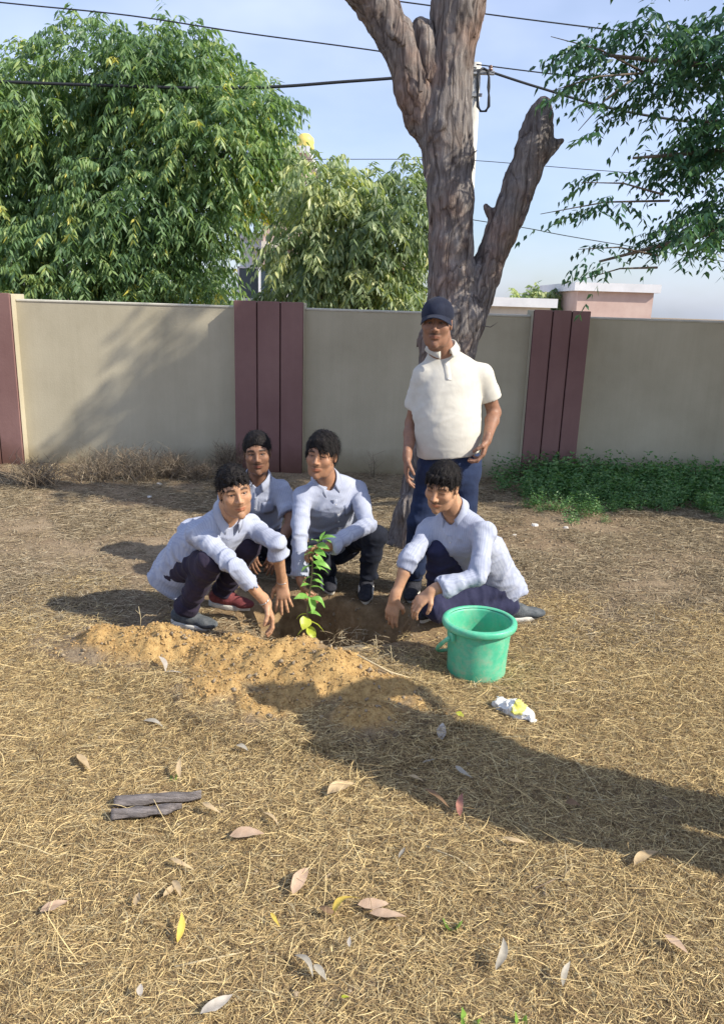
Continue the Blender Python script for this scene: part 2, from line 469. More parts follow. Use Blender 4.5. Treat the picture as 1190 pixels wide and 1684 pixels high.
def island_mat(name, stops, rough=.8, spec=.25, trans=0.0, attr=None):
    """colour drawn per separate piece"""
    mt, ns, ls, b = new_mat(name, stops[0][1], rough, spec)
    g = ns.new('ShaderNodeNewGeometry'); rp = ramp(ns, stops)
    oi = ns.new('ShaderNodeObjectInfo'); ad = N(ns, 'ShaderNodeMath', operation='ADD'); fr = N(ns, 'ShaderNodeMath', operation='FRACT')
    ls.new(g.outputs['Random Per Island'], ad.inputs[0]); ls.new(oi.outputs['Random'], ad.inputs[1]); ls.new(ad.outputs[0], fr.inputs[0])
    ls.new(fr.outputs[0], rp.inputs['Fac']); col = rp.outputs['Color']
    if attr:
        at = N(ns, 'ShaderNodeAttribute', attribute_name=attr); ls.new(at.outputs['Fac'], rp.inputs['Fac'])
    tc = ns.new('ShaderNodeTexCoord'); no = N(ns, 'ShaderNodeTexNoise', Scale=30, Detail=3); ls.new(tc.outputs['Object'], no.inputs['Vector'])
    r2 = ramp(ns, [(.3, (.72, .72, .72)), (.7, (1.2, 1.2, 1.2))]); ls.new(no.outputs['Fac'], r2.inputs['Fac'])
    mu = N(ns, 'ShaderNodeMixRGB', blend_type='MULTIPLY', Fac=1.0); ls.new(col, mu.inputs['Color1']); ls.new(r2.outputs['Color'], mu.inputs['Color2'])
    ls.new(mu.outputs['Color'], b.inputs['Base Color'])
    if trans > 0:
        tr = ns.new('ShaderNodeBsdfTranslucent'); ls.new(mu.outputs['Color'], tr.inputs['Color'])
        mx = N(ns, 'ShaderNodeMixShader', Fac=trans); ls.new(b.outputs[0], mx.inputs[1]); ls.new(tr.outputs[0], mx.inputs[2])
        ls.new(mx.outputs[0], ns['Material Output'].inputs['Surface'])
    return mt
M_straw = island_mat('straw', [(0, (.09, .062, .036)), (.3, (.26, .175, .085)), (.55, (.47, .335, .155)), (.82, (.78, .60, .29)), (1, (.46, .39, .24))], .7, .3)
M_straw_dim = island_mat('straw_old', [(0, (.13, .10, .065)), (.4, (.27, .21, .13)), (.75, (.38, .30, .19)), (1, (.46, .40, .28))], .85, .2)

def straw_clump(name, n, rad, lmin, lmax, wmin, wmax, hmax, mat, seed, upr=.15):
    g = np.random.default_rng(seed)
    SEG = 4
    L = g.uniform(lmin, lmax, n) ; L = L * (.5 + g.random(n)); W = g.uniform(wmin, wmax, n) / 2
    a = g.uniform(0, 2 * np.pi, n); r = rad * np.sqrt(g.random(n)); c = np.stack([r * np.cos(a), r * np.sin(a), g.random(n) ** 1.6 * hmax], -1)
    th = g.uniform(0, 2 * np.pi, n); bend = g.normal(0, .6, n); tilt = g.normal(0, upr, n); sag = g.uniform(0, .6, n)
    P_ = []
    pos = c.copy(); 
    for i in range(SEG + 1):
        t = i / SEG - .5
        ang = th + bend * t * 1.2
        s = L * (1 / SEG)
        if i: pos = pos + np.stack([np.cos(ang) * s, np.sin(ang) * s, np.sin(tilt - sag * t) * s], -1)
        P_.append(pos.copy())
    P_ = np.stack(P_, 1)
    mid = P_.mean(1, keepdims=True); P_ = P_ - mid + c[:, None]
    P_[..., 2] = np.maximum(P_[..., 2], .001 + .004 * g.random((n, 1)))
    ang = th[:, None] + bend[:, None] * (np.arange(SEG + 1) / SEG - .5) * 1.2
    rl = g.uniform(-.9, .9, n)[:, None]
    side = np.stack([-np.sin(ang) * np.cos(rl), np.cos(ang) * np.cos(rl), np.sin(rl) + 0 * ang], -1)
    tw = W[:, None, None] * np.array([.5, 1, 1, .9, .25])[None, :, None]
    V = np.stack([P_ - side * tw, P_ + side * tw], 2).reshape(-1, 3)
    base = (np.arange(n) * (SEG + 1) * 2)[:, None]
    q = np.concatenate([np.stack([base[:, 0] + 2 * i, base[:, 0] + 2 * i + 1, base[:, 0] + 2 * i + 3, base[:, 0] + 2 * i + 2], 1) for i in range(SEG)])
    return mesh_np(name, V, q, mat=mat)
fine = [straw_clump('straw_mat', 760, .17, .016, .060, .0007, .0019, .018, M_straw, 100 + i) for i in range(6)]
wiry = [straw_clump('straw_wisp', 22, .16, .07, .20, .0008, .0018, .04, M_straw, 150 + i, .30) for i in range(6)]
old = [straw_clump('straw_old', 230, .20, .03, .10, .0013, .0034, .016, M_straw_dim, 200 + i) for i in range(5)]

def place(n, x0, x1, y0, y1, dens=None, zo=.0, tiltmax=.12, smin=.8, smax=1.2):
    x = rng.uniform(x0, x1, n); y = rng.uniform(y0, y1, n)
    if dens is not None:
        k = rng.random(n) < dens(x, y); x, y = x[k], y[k]
    h0 = ground_h(x, y); rot = np.stack([0 * x, 0 * x, rng.uniform(0, 2 * np.pi, len(x))], -1)
    return np.stack([x, y, h0 + zo], -1), rot, rng.uniform(smin, smax, len(x))
def dens_fore(x, y):
    _, d, pit, m_, soil = ground_parts(x, y)
    inview = np.abs(x) < .62 * y + .25
    p = np.stack([x, y, 0 * x], -1)
    return np.where(inview, 1.0, 0) * np.clip(.78 + .9 * fbm(p, 2.6, 91, 3), .15, 1) * np.clip(1 - 1.6 * soil - 3 * pit - .93 * bare_amt(x, y), 0, 1) * np.where(y < 3.1, 1, np.clip(1 - (y - 3.1) / 1.0, .10, 1))
pts, rot, sc = place(3400, -2.4, 2.4, 1.05, 4.4, dens_fore, .0)
scatter('straw_litter', fine, pts, rot, sc, 'matted yellow dry straw covering the foreground')
pts, rot, sc = place(750, -2.4, 2.4, 1.05, 4.6, dens_fore, .006, smin=.7, smax=1.3)
scatter('straw_wisps', wiry, pts, rot, sc, 'long loose straws lying over the matted litter')
def dens_back(x, y):
    _, d, pit, m_, soil = ground_parts(x, y)
    p = np.stack([x, y, 0 * x], -1)
    return np.clip(.42 + 1.3 * fbm(p, 1.6, 77, 3), .05, .9) * np.clip(1 - 2 * soil - 3 * pit - .7 * bare_amt(x, y), 0, 1) * (np.abs(x) < .62 * y + .3)
pts, rot, sc = place(3000, -4.8, 4.8, 3.2, 7.7, dens_back, 0)
scatter('ground_litter', old, pts, rot, sc, 'thin brown grass litter on the bare ground')

# clods of loose soil
def chunk_mesh(name, mat, seed, n=1):
    g = np.random.default_rng(seed); f = (1 + 5 ** .5) / 2
    v = np.array([(-1, f, 0), (1, f, 0), (-1, -f, 0), (1, -f, 0), (0, -1, f), (0, 1, f), (0, -1, -f), (0, 1, -f), (f, 0, -1), (f, 0, 1), (-f, 0, -1), (-f, 0, 1)]) / 1.9
    t = [(0, 11, 5), (0, 5, 1), (0, 1, 7), (0, 7, 10), (0, 10, 11), (1, 5, 9), (5, 11, 4), (11, 10, 2), (10, 7, 6), (7, 1, 8), (3, 9, 4), (3, 4, 2), (3, 2, 6), (3, 6, 8), (3, 8, 9), (4, 9, 5), (2, 4, 11), (6, 2, 10), (8, 6, 7), (9, 8, 1)]
    v = v * g.uniform(.5, 1.4, (12, 1)) * g.uniform(.6, 1.3, 3)
    return mesh_np(name, v, tris=t, mat=mat)
M_clod = noise_mat('soil_clod', (.28, .17, .075), (.58, .39, .17), 3, bump=.3, bscale=6, bdist=.1)
M_clod_d = noise_mat('litter_chip', (.12, .09, .06), (.42, .33, .22), 2, bump=0)
cl = [chunk_mesh('soil_clod', M_clod, 300 + i) for i in range(5)]
x = rng.uniform(-1.9, .5, 42000); y = rng.uniform(2.7, 3.85, 42000)
_, d_, pit_, m2, soil_ = ground_parts(x, y)
k = rng.random(len(x)) < soil_ * .85 + .02; x, y = x[k], y[k]
s_ = .0016 + .0062 * rng.random(len(x)) ** 8
scatter('soil_clods', cl, np.stack([x, y, ground_h(x, y) + s_ * .3], -1), rng.uniform(0, 6.28, (len(x), 3)), s_, 'loose yellow crumbs of dug soil on the heaps')
chips = [chunk_mesh('litter_chip', M_clod_d, 320 + i) for i in range(4)]
x = rng.uniform(-5, 5, 34000); y = rng.uniform(1.3, 7.7, 34000); k = (np.abs(x) < .6 * y + .3); x, y = x[k], y[k]
s_ = .002 + .009 * rng.random(len(x)) ** 3
scatter('litter_crumbs', chips, np.stack([x, y, ground_h(x, y) + s_ * .3], -1), rng.uniform(0, 6.28, (len(x), 3)), s_, 'small crumbs and chips strewn over the ground')

# ================================================================== BOUNDARY WALL
WY = 7.8
def plaster(name, c1, c2, c3):
    mt, ns, ls, b = new_mat(name, c1, .9, .15)
    tc = ns.new('ShaderNodeTexCoord')
    n1 = N(ns, 'ShaderNodeTexNoise', Scale=1.1, Detail=6, Roughness=.6); ls.new(tc.outputs['Object'], n1.inputs['Vector'])
    rp = ramp(ns, [(.3, c1), (.5, c2), (.72, c3)]); ls.new(n1.outputs['Fac'], rp.inputs['Fac'])
    mp = N(ns, 'ShaderNodeMapping', Scale=(9, 9, .5)); ls.new(tc.outputs['Object'], mp.inputs['Vector'])
    n2 = N(ns, 'ShaderNodeTexNoise', Scale=1.5, Detail=5, Roughness=.7); ls.new(mp.outputs['Vector'], n2.inputs['Vector'])
    r2 = ramp(ns, [(.35, (.80, .79, .77)), (.6, (1.04, 1.04, 1.04))]); ls.new(n2.outputs['Fac'], r2.inputs['Fac'])
    mu = N(ns, 'ShaderNodeMixRGB', blend_type='MULTIPLY', Fac=.18); ls.new(rp.outputs['Color'], mu.inputs['Color1']); ls.new(r2.outputs['Color'], mu.inputs['Color2'])
    # browner and darker towards the foot of the wall
    sx = ns.new('ShaderNodeSeparateXYZ'); ls.new(tc.outputs['Object'], sx.inputs[0])
    ad = N(ns, 'ShaderNodeMath', operation='MULTIPLY_ADD'); ls.new(n1.outputs['Fac'], ad.inputs[0]); ad.inputs[1].default_value = .5; ls.new(sx.outputs['Z'], ad.inputs[2])
    r3 = ramp(ns, [(.22, (.52, .46, .36)), (.50, (1, 1, 1))]); ls.new(ad.outputs[0], r3.inputs['Fac'])
    m2_ = N(ns, 'ShaderNodeMixRGB', blend_type='MULTIPLY', Fac=.9); ls.new(mu.outputs['Color'], m2_.inputs['Color1']); ls.new(r3.outputs['Color'], m2_.inputs['Color2'])
    ls.new(m2_.outputs['Color'], b.inputs['Base Color'])
    n4 = N(ns, 'ShaderNodeTexNoise', Scale=55, Detail=5, Roughness=.7); ls.new(tc.outputs['Object'], n4.inputs['Vector'])
    bp = N(ns, 'ShaderNodeBump', Strength=.35, Distance=.006); ls.new(n4.outputs['Fac'], bp.inputs['Height']); ls.new(bp.outputs['Normal'], b.inputs['Normal'])
    return mt
M_plaster = plaster('wall_plaster', (.385, .345, .25), (.45, .405, .30), (.51, .465, .35))
M_board = plaster('maroon_board', (.19, .105, .098), (.225, .13, .12), (.27, .162, .148))
M_groove = new_mat('board_joint', (.07, .03, .03), .9, .1)[0]
M_cap = noise_mat('wall_top_plaster', (.44, .42, .35), (.56, .53, .45), 4, bump=.3)
wall = empty('boundary_wall', 'long cream plastered boundary wall with maroon boarded pillars behind the group', 'wall', (0, WY, 0))
WH = 1.615
pilx = []
for (ul, ur) in ((383.5, 500), (877, 972)):
    a_, b_ = P(ul, 512, WY - .11).x, P(ur, 516, WY - .11).x
    pilx.append((a_, b_))
pitch_ = (pilx[1][0] + pilx[1][1] - pilx[0][0] - pilx[0][1]) / 2
w0 = pilx[0][1] - pilx[0][0]
pilx = [(pilx[0][0] - pitch_, pilx[0][1] - pitch_)] + pilx + [(pilx[1][0] + pitch_, pilx[1][1] + pitch_), (pilx[1][0] + 2 * pitch_, pilx[1][1] + 2 * pitch_)]
edges = [-9.0] + [e for p_ in pilx for e in p_] + [12.0]
for i in range(0, len(edges), 2):
    a_, b_ = edges[i], edges[i + 1]
    MB().box(((a_ + b_) / 2, .1, WH / 2 - .1), (b_ - a_ - .002, .2, WH + .2)).build('plaster_panel', M_plaster, wall)
    MB().box(((a_ + b_) / 2, .1, WH + .012), (b_ - a_ - .002, .215, .024), bev=.006).build('top_strip', M_cap, wall)  # thin paler strip along the top edge of the wall
PH = 1.685
for a_, b_ in pilx:
    pil = MB().box(((a_ + b_) / 2, .055, PH / 2 - .1), (b_ - a_, .29, PH + .2), bev=.004).build('pillar', M_plaster, wall)
    wdt = (b_ - a_ - .006) / 3
    MB().box(((a_ + b_) / 2, -.094, PH / 2 - .1), (b_ - a_ - .012, .008, PH + .19)).build('backing', M_groove, pil)
    for k in range(3):
        MB().box((a_ + .003 + wdt * (k + .5), -.109, PH / 2 - .1 + .006), (wdt - .013, .022, PH + .2), bev=.003).build('board', M_board, pil)
# ================================================================== DEAD TREE
TY = 5.45
def bark_mat():
    mt, ns, ls, b = new_mat('dead_bark', rough=.95, spec=.1)
    tc = ns.new('ShaderNodeTexCoord')
    nd = N(ns, 'ShaderNodeTexNoise', Scale=3.0, Detail=3); ls.new(tc.outputs['Object'], nd.inputs['Vector'])
    sc0 = N(ns, 'ShaderNodeVectorMath', operation='SCALE'); sc0.inputs['Scale'].default_value = .10; ls.new(nd.outputs['Color'], sc0.inputs[0]); av = N(ns, 'ShaderNodeVectorMath', operation='ADD'); ls.new(tc.outputs['Object'], av.inputs[0]); ls.new(sc0.outputs[0], av.inputs[1])
    mp = N(ns, 'ShaderNodeMapping', Scale=(36, 36, 5)); ls.new(av.outputs[0], mp.inputs['Vector'])
    n1 = N(ns, 'ShaderNodeTexNoise', Scale=1.0, Detail=8, Roughness=.72, Distortion=.4); ls.new(mp.outputs['Vector'], n1.inputs['Vector'])
    r1 = ramp(ns, [(.28, (.060, .052, .048)), (.43, (.15, .132, .125)), (.57, (.24, .215, .20)), (.74, (.42, .38, .35))]); ls.new(n1.outputs['Fac'], r1.inputs['Fac'])
    n2 = N(ns, 'ShaderNodeTexNoise', Scale=2.6, Detail=5, Roughness=.65); ls.new(tc.outputs['Object'], n2.inputs['Vector'])
    r2 = ramp(ns, [(.34, (.74, .77, .84)), (.48, (1, 1, 1)), (.66, (1.15, .90, .78))]); ls.new(n2.outputs['Fac'], r2.inputs['Fac'])
    mu = N(ns, 'ShaderNodeMixRGB', blend_type='MULTIPLY', Fac=.9); ls.new(r1.outputs['Color'], mu.inputs['Color1']); ls.new(r2.outputs['Color'], mu.inputs['Color2'])
    m5 = N(ns, 'ShaderNodeMapping', Scale=(13, 13, 1.5)); ls.new(av.outputs[0], m5.inputs['Vector'])
    vo = N(ns, 'ShaderNodeTexVoronoi', Scale=1.0, feature='DISTANCE_TO_EDGE'); ls.new(m5.outputs['Vector'], vo.inputs['Vector'])
    r3 = ramp(ns, [(.0, (.45, .42, .41)), (.035, (.85, .83, .82)), (.10, (1, 1, 1))]); ls.new(vo.outputs['Distance'], r3.inputs['Fac'])
    m2_ = N(ns, 'ShaderNodeMixRGB', blend_type='MULTIPLY', Fac=.9); ls.new(mu.outputs['Color'], m2_.inputs['Color1']); ls.new(r3.outputs['Color'], m2_.inputs['Color2'])
    ls.new(m2_.outputs['Color'], b.inputs['Base Color'])
    cr_ = ramp(ns, [(.0, (0, 0, 0)), (.10, (1, 1, 1))]); ls.new(vo.outputs['Distance'], cr_.inputs['Fac'])
    ad = N(ns, 'ShaderNodeMath', operation='MULTIPLY_ADD'); ls.new(cr_.outputs['Color'], ad.inputs[0]); ad.inputs[1].default_value = .38; ls.new(n1.outputs['Fac'], ad.inputs[2])
    bp = N(ns, 'ShaderNodeBump', Strength=1.0, Distance=.016); ls.new(ad.outputs[0], bp.inputs['Height']); ls.new(bp.outputs['Normal'], b.inputs['Normal'])
    return mt
M_bark = bark_mat()
def limb_field(chain, k=.05, seed=1, amp=.022, f=None, yo=None):
    f = f or Field(); pts = []
    for i, e in enumerate(chain):
        u, v, w = e[:3]; y = TY + (e[3] if len(e) > 3 else 0)
        p = P(u, v, y); pts.append((np.array(p), px2m(w, p) / 2))
    for (p0, r0), (p1, r1) in zip(pts, pts[1:]): f.cone(p0, p1, r0, r1, k=k)
    f.seed = seed
    return f, pts
def bark_disp(seed, amp):
    def d(p):
        q = p * np.array([1, 1, .16]); a = fbm(q, 22, seed, 3)
        return -amp * (1 - np.abs(a) * 2.6).clip(-1, 1) * .55 + amp * .5 * fbm(p, 9, seed + 5, 2) + .006 * fbm(p * np.array([1, 1, .35]), 60, seed + 9, 2)
    return d
def zmask(f, name, parent, seed, amp=.022, h=.0115):
    f.disp = bark_disp(seed, amp)
    v, q = f.mesh(h)
    o = mesh_np(name, v - np.array(parent.location), q, smooth=True, mat=M_bark)
    return obj(name, o, parent)
base = P(697, 880, TY); base.z = 0
dead = empty('dead_tree', 'tall dead bare tree with forked weathered trunk and broken limbs behind the standing man', 'tree', base)
f, _ = limb_field([(688, 905, 120), (691, 860, 84), (700, 800, 70), (709, 740, 68), (722, 660, 76), (735, 580, 84), (748, 520, 92), (744, 460, 74), (741, 410, 66), (740, 330, 69), (737, 262, 74), (731, 215, 82)])
limb_field([(731, 215, 82), (733, 180, 74), (737, 140, 67), (742, 90, 67), (748, 45, 74), (754, 0, 82), (762, -70, 86), (772, -150, 78), (785, -240, 60, .1)], f=f)
f.cone(P(674, 905, TY - .08), P(684, 840, TY - .02), .09, .06, k=.08); f.cone(P(655, 893, TY - .1), P(677, 862, TY), .05, .08, k=.06)
f.cone(P(742, 900, TY + .1), P(712, 850, TY), .06, .09, k=.08)
# burl low on the left and a knot beside the man's neck
f.ell(P(672, 838, TY - .10), (.07, .07, .10), k=.05); f.ell(P(697, 562, TY - .02), (.03, .04, .07), k=.03); f.ell(P(692, 838, TY - .16), (.035, .05, .045), k=.03)
trunk = zmask(f, 'trunk', dead, 1)
f, _ = limb_field([(722, 230, 60), (697, 190, 56), (682, 155, 52, -.02), (670, 110, 52, -.03), (650, 62, 54, -.04), (622, 14, 58, -.06), (592, -30, 58, -.1), (550, -90, 54, -.2), (500, -150, 44, -.3)])
zmask(f, 'limb', dead, 2)
f, _ = limb_field([(722, 160, 40), (708, 120, 38, -.03), (699, 85, 32, -.05), (695, 60, 27, -.06), (691, 45, 25, -.06)])
f.cone(P(700, 70, TY - .05), P(705, 48, TY - .05), .045, .035, k=.03)
zmask(f, 'broken_stub', dead, 3, h=.010)
f, _ = limb_field([(752, 560, 58), (768, 520, 54), (782, 480, 52), (796, 450, 46), (809, 417, 41), (824, 383, 43), (838, 348, 45), (851, 312, 46), (865, 278, 47), (874, 246, 44), (881, 212, 37), (888, 188, 30), (892, 173, 22)])
limb_field([(868, 268, 34), (888, 250, 27), (905, 240, 18), (925, 230, 5)], f=f, k=.03)
limb_field([(886, 236, 22), (900, 222, 15), (906, 208, 6)], f=f, k=.02)
limb_field([(806, 350, 14), (797, 338, 5)], f=f, k=.02)
zmask(f, 'limb', dead, 4)
def splinter(pts, r0):
    m_ = MB(); m_.tube([P(u, v, TY + dy) for u, v, dy in pts], [r0 * (1 - .85 * i / (len(pts) - 1)) for i in range(len(pts))], 5, flat=.5)
    m_.v = [tuple(Vector(p) - dead.location) for p in m_.v]; return m_.build('splinter', M_bark, dead)
splinter([(664, 40, -.1), (660, 20, -.1), (655, -4, -.1)], .02); splinter([(649, 14, -.12), (638, 2, -.12), (628, -12, -.12)], .018)
splinter([(690, 150, -.14), (691, 125, -.15), (687, 104, -.16)], .022); splinter([(697, 140, -.12), (698, 122, -.13), (696, 112, -.14)], .014)
splinter([(868, 320, -.15), (867, 338, -.16), (860, 352, -.17)], .010); splinter([(772, 258, -.15), (780, 250, -.17), (784, 247, -.18)], .014)
splinter([(705, 270, -.16), (701, 290, -.17), (699, 300, -.17)], .010)
splinter([(790, 535, -.1), (806, 538, -.15), (818, 530, -.2)], .008); splinter([(704, 130, -.14), (708, 112, -.14), (707, 100, -.14)], .012)

# ================================================================== LEAFY TREES
def leaf_mat(name, stops, trans=.35, rough=.45):
    mt, ns, ls, b = new_mat(name, stops[0][1], rough, .45)
    at = N(ns, 'ShaderNodeAttribute', attribute_name='tone'); rp = ramp(ns, stops); ls.new(at.outputs['Fac'], rp.inputs['Fac'])
    ls.new(rp.outputs['Color'], b.inputs['Base Color'])
    tr = ns.new('ShaderNodeBsdfTranslucent'); gm = N(ns, 'ShaderNodeMixRGB', blend_type='MULTIPLY', Fac=1.0, Color2=(1.5, 1.6, .7, 1)); ls.new(rp.outputs['Color'], gm.inputs['Color1']); ls.new(gm.outputs['Color'], tr.inputs['Color'])
    mx = N(ns, 'ShaderNodeMixShader', Fac=trans); ls.new(b.outputs[0], mx.inputs[1]); ls.new(tr.outputs[0], mx.inputs[2]); ls.new(mx.outputs[0], ns['Material Output'].inputs['Surface'])
    return mt
M_leafA = leaf_mat('drooping_leaf', [(0, (.075, .14, .07)), (.4, (.15, .25, .11)), (.72, (.26, .36, .14)), (.92, (.42, .46, .15)), (1, (.62, .55, .11))])
M_leafB = leaf_mat('pale_drooping_leaf', [(0, (.10, .15, .08)), (.4, (.20, .27, .14)), (.75, (.36, .42, .22)), (1, (.54, .55, .26))])
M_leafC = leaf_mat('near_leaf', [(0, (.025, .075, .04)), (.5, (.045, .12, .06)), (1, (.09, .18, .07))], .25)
M_wood = noise_mat('live_bark', (.10, .08, .06), (.22, .18, .14), 6, bump=.6, bdist=.03)

def unitv(a): return a / (np.linalg.norm(a, axis=-1, keepdims=True) + 1e-9)
def fronds(base, dirs, flen, nl, ll, lw, droop, tone, ldroop=.8, g=None):
    """pinnate sprays: nl leaflets either side of a drooping stalk; returns verts, tris, tone"""
    g = g or rng; M = len(base); n = nl * 2
    s = (np.arange(nl) + .6) / nl; s = np.repeat(s, 2); sd = np.tile([1.0, -1.0], nl)
    down = np.array([0, 0, -1.0]); d = unitv(dirs)
    side = unitv(np.cross(d, np.array([0, 0, 1.0])) + 1e-6)
    L = flen[:, None, None]
    pos = base[:, None] + d[:, None] * s[None, :, None] * L + down * (droop[:, None, None] * s[None, :, None] ** 2) * L
    ax = unitv(d[:, None] + 2 * down * droop[:, None, None] * s[None, :, None])
    dl = unitv(side[:, None] * sd[None, :, None] * .95 + ax * .55 + down * ldroop * (.5 + g.random((M, n, 1))) + .30 * g.normal(size=(M, n, 3)))
    wv = unitv(np.cross(dl, g.normal(size=(M, n, 3)) * .7 + np.array([0, 0, 1.0])))
    ln = ll * (.65 + .6 * g.random((M, n, 1))) * (1 - .35 * (s[None, :, None] - .45) ** 2 * 4 * .5)
    w = lw * (.8 + .4 * g.random((M, n, 1))) / 2
    mid = pos + dl * ln * .42; tip = pos + dl * ln + down * ln * .18
    nrm = np.cross(dl, wv); 
    a = mid + wv * w + nrm * w * .35; b = mid - wv * w + nrm * w * .35
    V = np.stack([pos, a, tip, b], 2).reshape(-1, 3)
    k = np.arange(M * n) * 4
    T = np.concatenate([np.stack([k, k + 1, k + 2], 1), np.stack([k, k + 2, k + 3], 1)])
    tn = np.clip(tone[:, None] + .14 * g.normal(size=(M, n)), 0, 1)
    return V, T, np.repeat(tn.reshape(-1), 4)
def lobes_to_fronds(lobes, dens, seed, inner=.55):
    """lobes: (centre, radius, squash) -> spray origins and directions, mostly in the outer shell"""
    g = np.random.default_rng(seed); B = []; Dr = []; T = []
    for c, r, sq in lobes:
        n = int(dens * r * r); d = unitv(g.normal(size=(n, 3))); rr = r * (inner + (1 - inner) * g.random(n) ** .5)
        wob = 1 + .38 * vnoise(d + np.array(c), 2.3, seed)
        B.append(np.array(c) + d * (rr * wob)[:, None] * np.array([1, 1, sq])); Dr.append(d * np.array([1, 1, .5]) + .45 * g.normal(size=(n, 3)) + np.array([0, 0, .12]))
        T.append(np.full(n, .45 + .15 * g.normal()) + .18 * g.normal(size=n))
    return np.concatenate(B), np.concatenate(Dr), np.concatenate(T)
def leafy(name, label, lobes, dens, flen, nl, ll, lw, mat, seed, trunk=None, droop=.5, ldroop=.8, limbs=True, group=None):
    base = Vector(trunk)
    t = empty(name, label, 'tree', base, group)
    B, Dr, T = lobes_to_fronds(lobes, dens, seed); g = np.random.default_rng(seed + 1)
    V, Tr, tn = fronds(B, Dr, flen * (.7 + .6 * g.random(len(B))), nl, ll, lw, droop * (.6 + .8 * g.random(len(B))), np.clip(T, 0, 1), ldroop, g)
    obj('crown', mesh_np('crown', V - np.array(base), tris=Tr, attrs={'tone': tn}, mat=mat), t)
    mb = MB(); top = Vector(np.mean([c for c, r, s_ in lobes], axis=0)); h = top.z
    fork = Vector((base.x * .75 + top.x * .25, base.y * .8 + top.y * .2, h * .42)) - base
    mb.tube([(0, 0, -.1), (.03, 0, h * .2), fork], [.16, .12, .10], 10).build('trunk', M_wood, t, True)
    if limbs:
        for c, r, s_ in lobes[::2]:
            e = Vector(c) - base; mdl = fork.lerp(e, .5) + Vector((0, 0, .15 * (e - fork).length))
            MB().tube([fork, mdl, e], [.07, .04, .012], 6).build('limb', M_wood, t, True)
    return t
def LB(u, v, rp, Y, sq=.85):
    p = P(u, v, Y); return (np.array(p), px2m(rp, p), sq)
jit = lambda s: rnd.uniform(-s, s)
lobesL = [LB(u, v, r, 13 + jit(.9)) for u, v, r in ((298, 100, 58), (240, 120, 60), (362, 135, 55), (408, 176, 46), (150, 120, 80), (245, 215, 85), (340, 235, 85), (412, 258, 50), (446, 190, 20), (452, 292, 26), (212, 330, 90), (312, 350, 62), (400, 318, 42), (436, 336, 24), (240, 440, 70), (326, 425, 36), (205, 490, 60), (306, 488, 42), (392, 502, 12),
          (60, 180, 90), (60, 320, 110), (110, 430, 90), (-40, 260, 130), (-30, 430, 110), (120, 520, 60), (350, 470, 24))]
leafy('drooping_tree', 'tall bushy green tree with drooping leaves rising behind the wall on the left', lobesL, 640, .50, 8, .15, .036, M_leafA, 21, trunk=(lobesL[10][0][0] - .5, 13.2, 0), droop=.55, ldroop=.9)
lobesM = [LB(u, v, r, 10.8 + jit(.6)) for u, v, r in ((520, 285, 34), (500, 330, 32), (565, 325, 42), (610, 318, 36), (668, 300, 30), (690, 325, 24), (560, 390, 52), (625, 380, 52), (672, 352, 28), (500, 400, 42), (472, 430, 24), (520, 455, 50), (590, 460, 56), (645, 440, 42), (680, 395, 22), (660, 490, 34), (466, 492, 28), (560, 505, 45))]
leafy('pale_tree', 'smaller pale green tree behind the wall just left of the dead trunk', lobesM, 800, .36, 7, .135, .036, M_leafB, 22, trunk=(lobesM[6][0][0] + .1, 10.9, 0), droop=.6, ldroop=1.0)
# low round tree far behind the right end of the wall
lobesR = [LB(u, v, r, 26 + jit(.6), .7) for u, v, r in ((860, 492, 20), (885, 494, 18), (905, 496, 20), (930, 494, 20), (948, 500, 16), (865, 505, 22), (920, 508, 25))]
leafy('distant_tree', 'low spreading light green tree far behind the right end of the wall', lobesR, 230, .5, 6, .22, .08, M_leafB, 23, trunk=(lobesR[2][0][0], 26, 0), limbs=False)
# near tree standing outside on the right: its sprays hang into view, its crown shades the wall
lobesN = [LB(u, v, r, 5.0 + jit(.25), .8) for u, v, r in ((980, 72, 22), (962, 60, 14), (990, 118, 30), (955, 142, 10), (988, 178, 14), (990, 215, 10), (1060, 55, 40), (1085, 150, 34), (997, 290, 13), (980, 335, 11), (955, 350, 9), (928, 352, 7), (1010, 330, 18), (996, 404, 10), (1004, 440, 13), (1110, 270, 34), (1090, 390, 24), (1160, 90, 50), (1180, 240, 46), (1165, 370, 36), (1215, 60, 70), (1225, 210, 70), (1215, 350, 60))]
tN = empty('shade_tree', 'dark leafed tree outside the right edge whose sprays hang into view from the right', 'tree', (4.9, 5.4, 0))
B, Dr, T = lobes_to_fronds(lobesN, 2200, 31, .25)
V, Tr, tn = fronds(B, Dr * np.array([1, 1, .3]) + np.array([-.5, 0, -.1]), .26 * (.7 + .6 * rng.random(len(B))), 6, .062, .021, .35 * np.ones(len(B)), np.clip(T, 0, 1), .55)
shade = [((6.2, 6.0, 5.2), 1.5), ((4.6, 6.2, 5.6), 1.1), ((7.4, 5.6, 5.0), 1.4), ((5.3, 6.0, 4.3), .9), ((6.4, 6.0, 4.1), 1.0), ((7.8, 5.8, 3.9), 1.2), ((5.6, 5.6, 6.3), 1.1), ((7.2, 5.4, 6.4), 1.2), ((8.6, 5.4, 5.2), 1.3), ((4.2, 6.3, 5.0), .7), ((9.2, 5.6, 4.0), 1.1), ((4.0, 6.1, 3.9), .55), ((3.8, 5.5, 5.5), .6), ((4.6, 5.2, 4.9), .6), ((3.4, 4.7, 4.1), .35), ((2.6, 6.05, 4.45), .30), ((2.25, 6.0, 4.15), .24), ((3.3, 6.1, 4.5), .4), ((1.95, 6.0, 4.0), .16)]
B2, Dr2, T2 = lobes_to_fronds([(np.array(c), r, .8) for c, r in shade], 260, 32, .1)
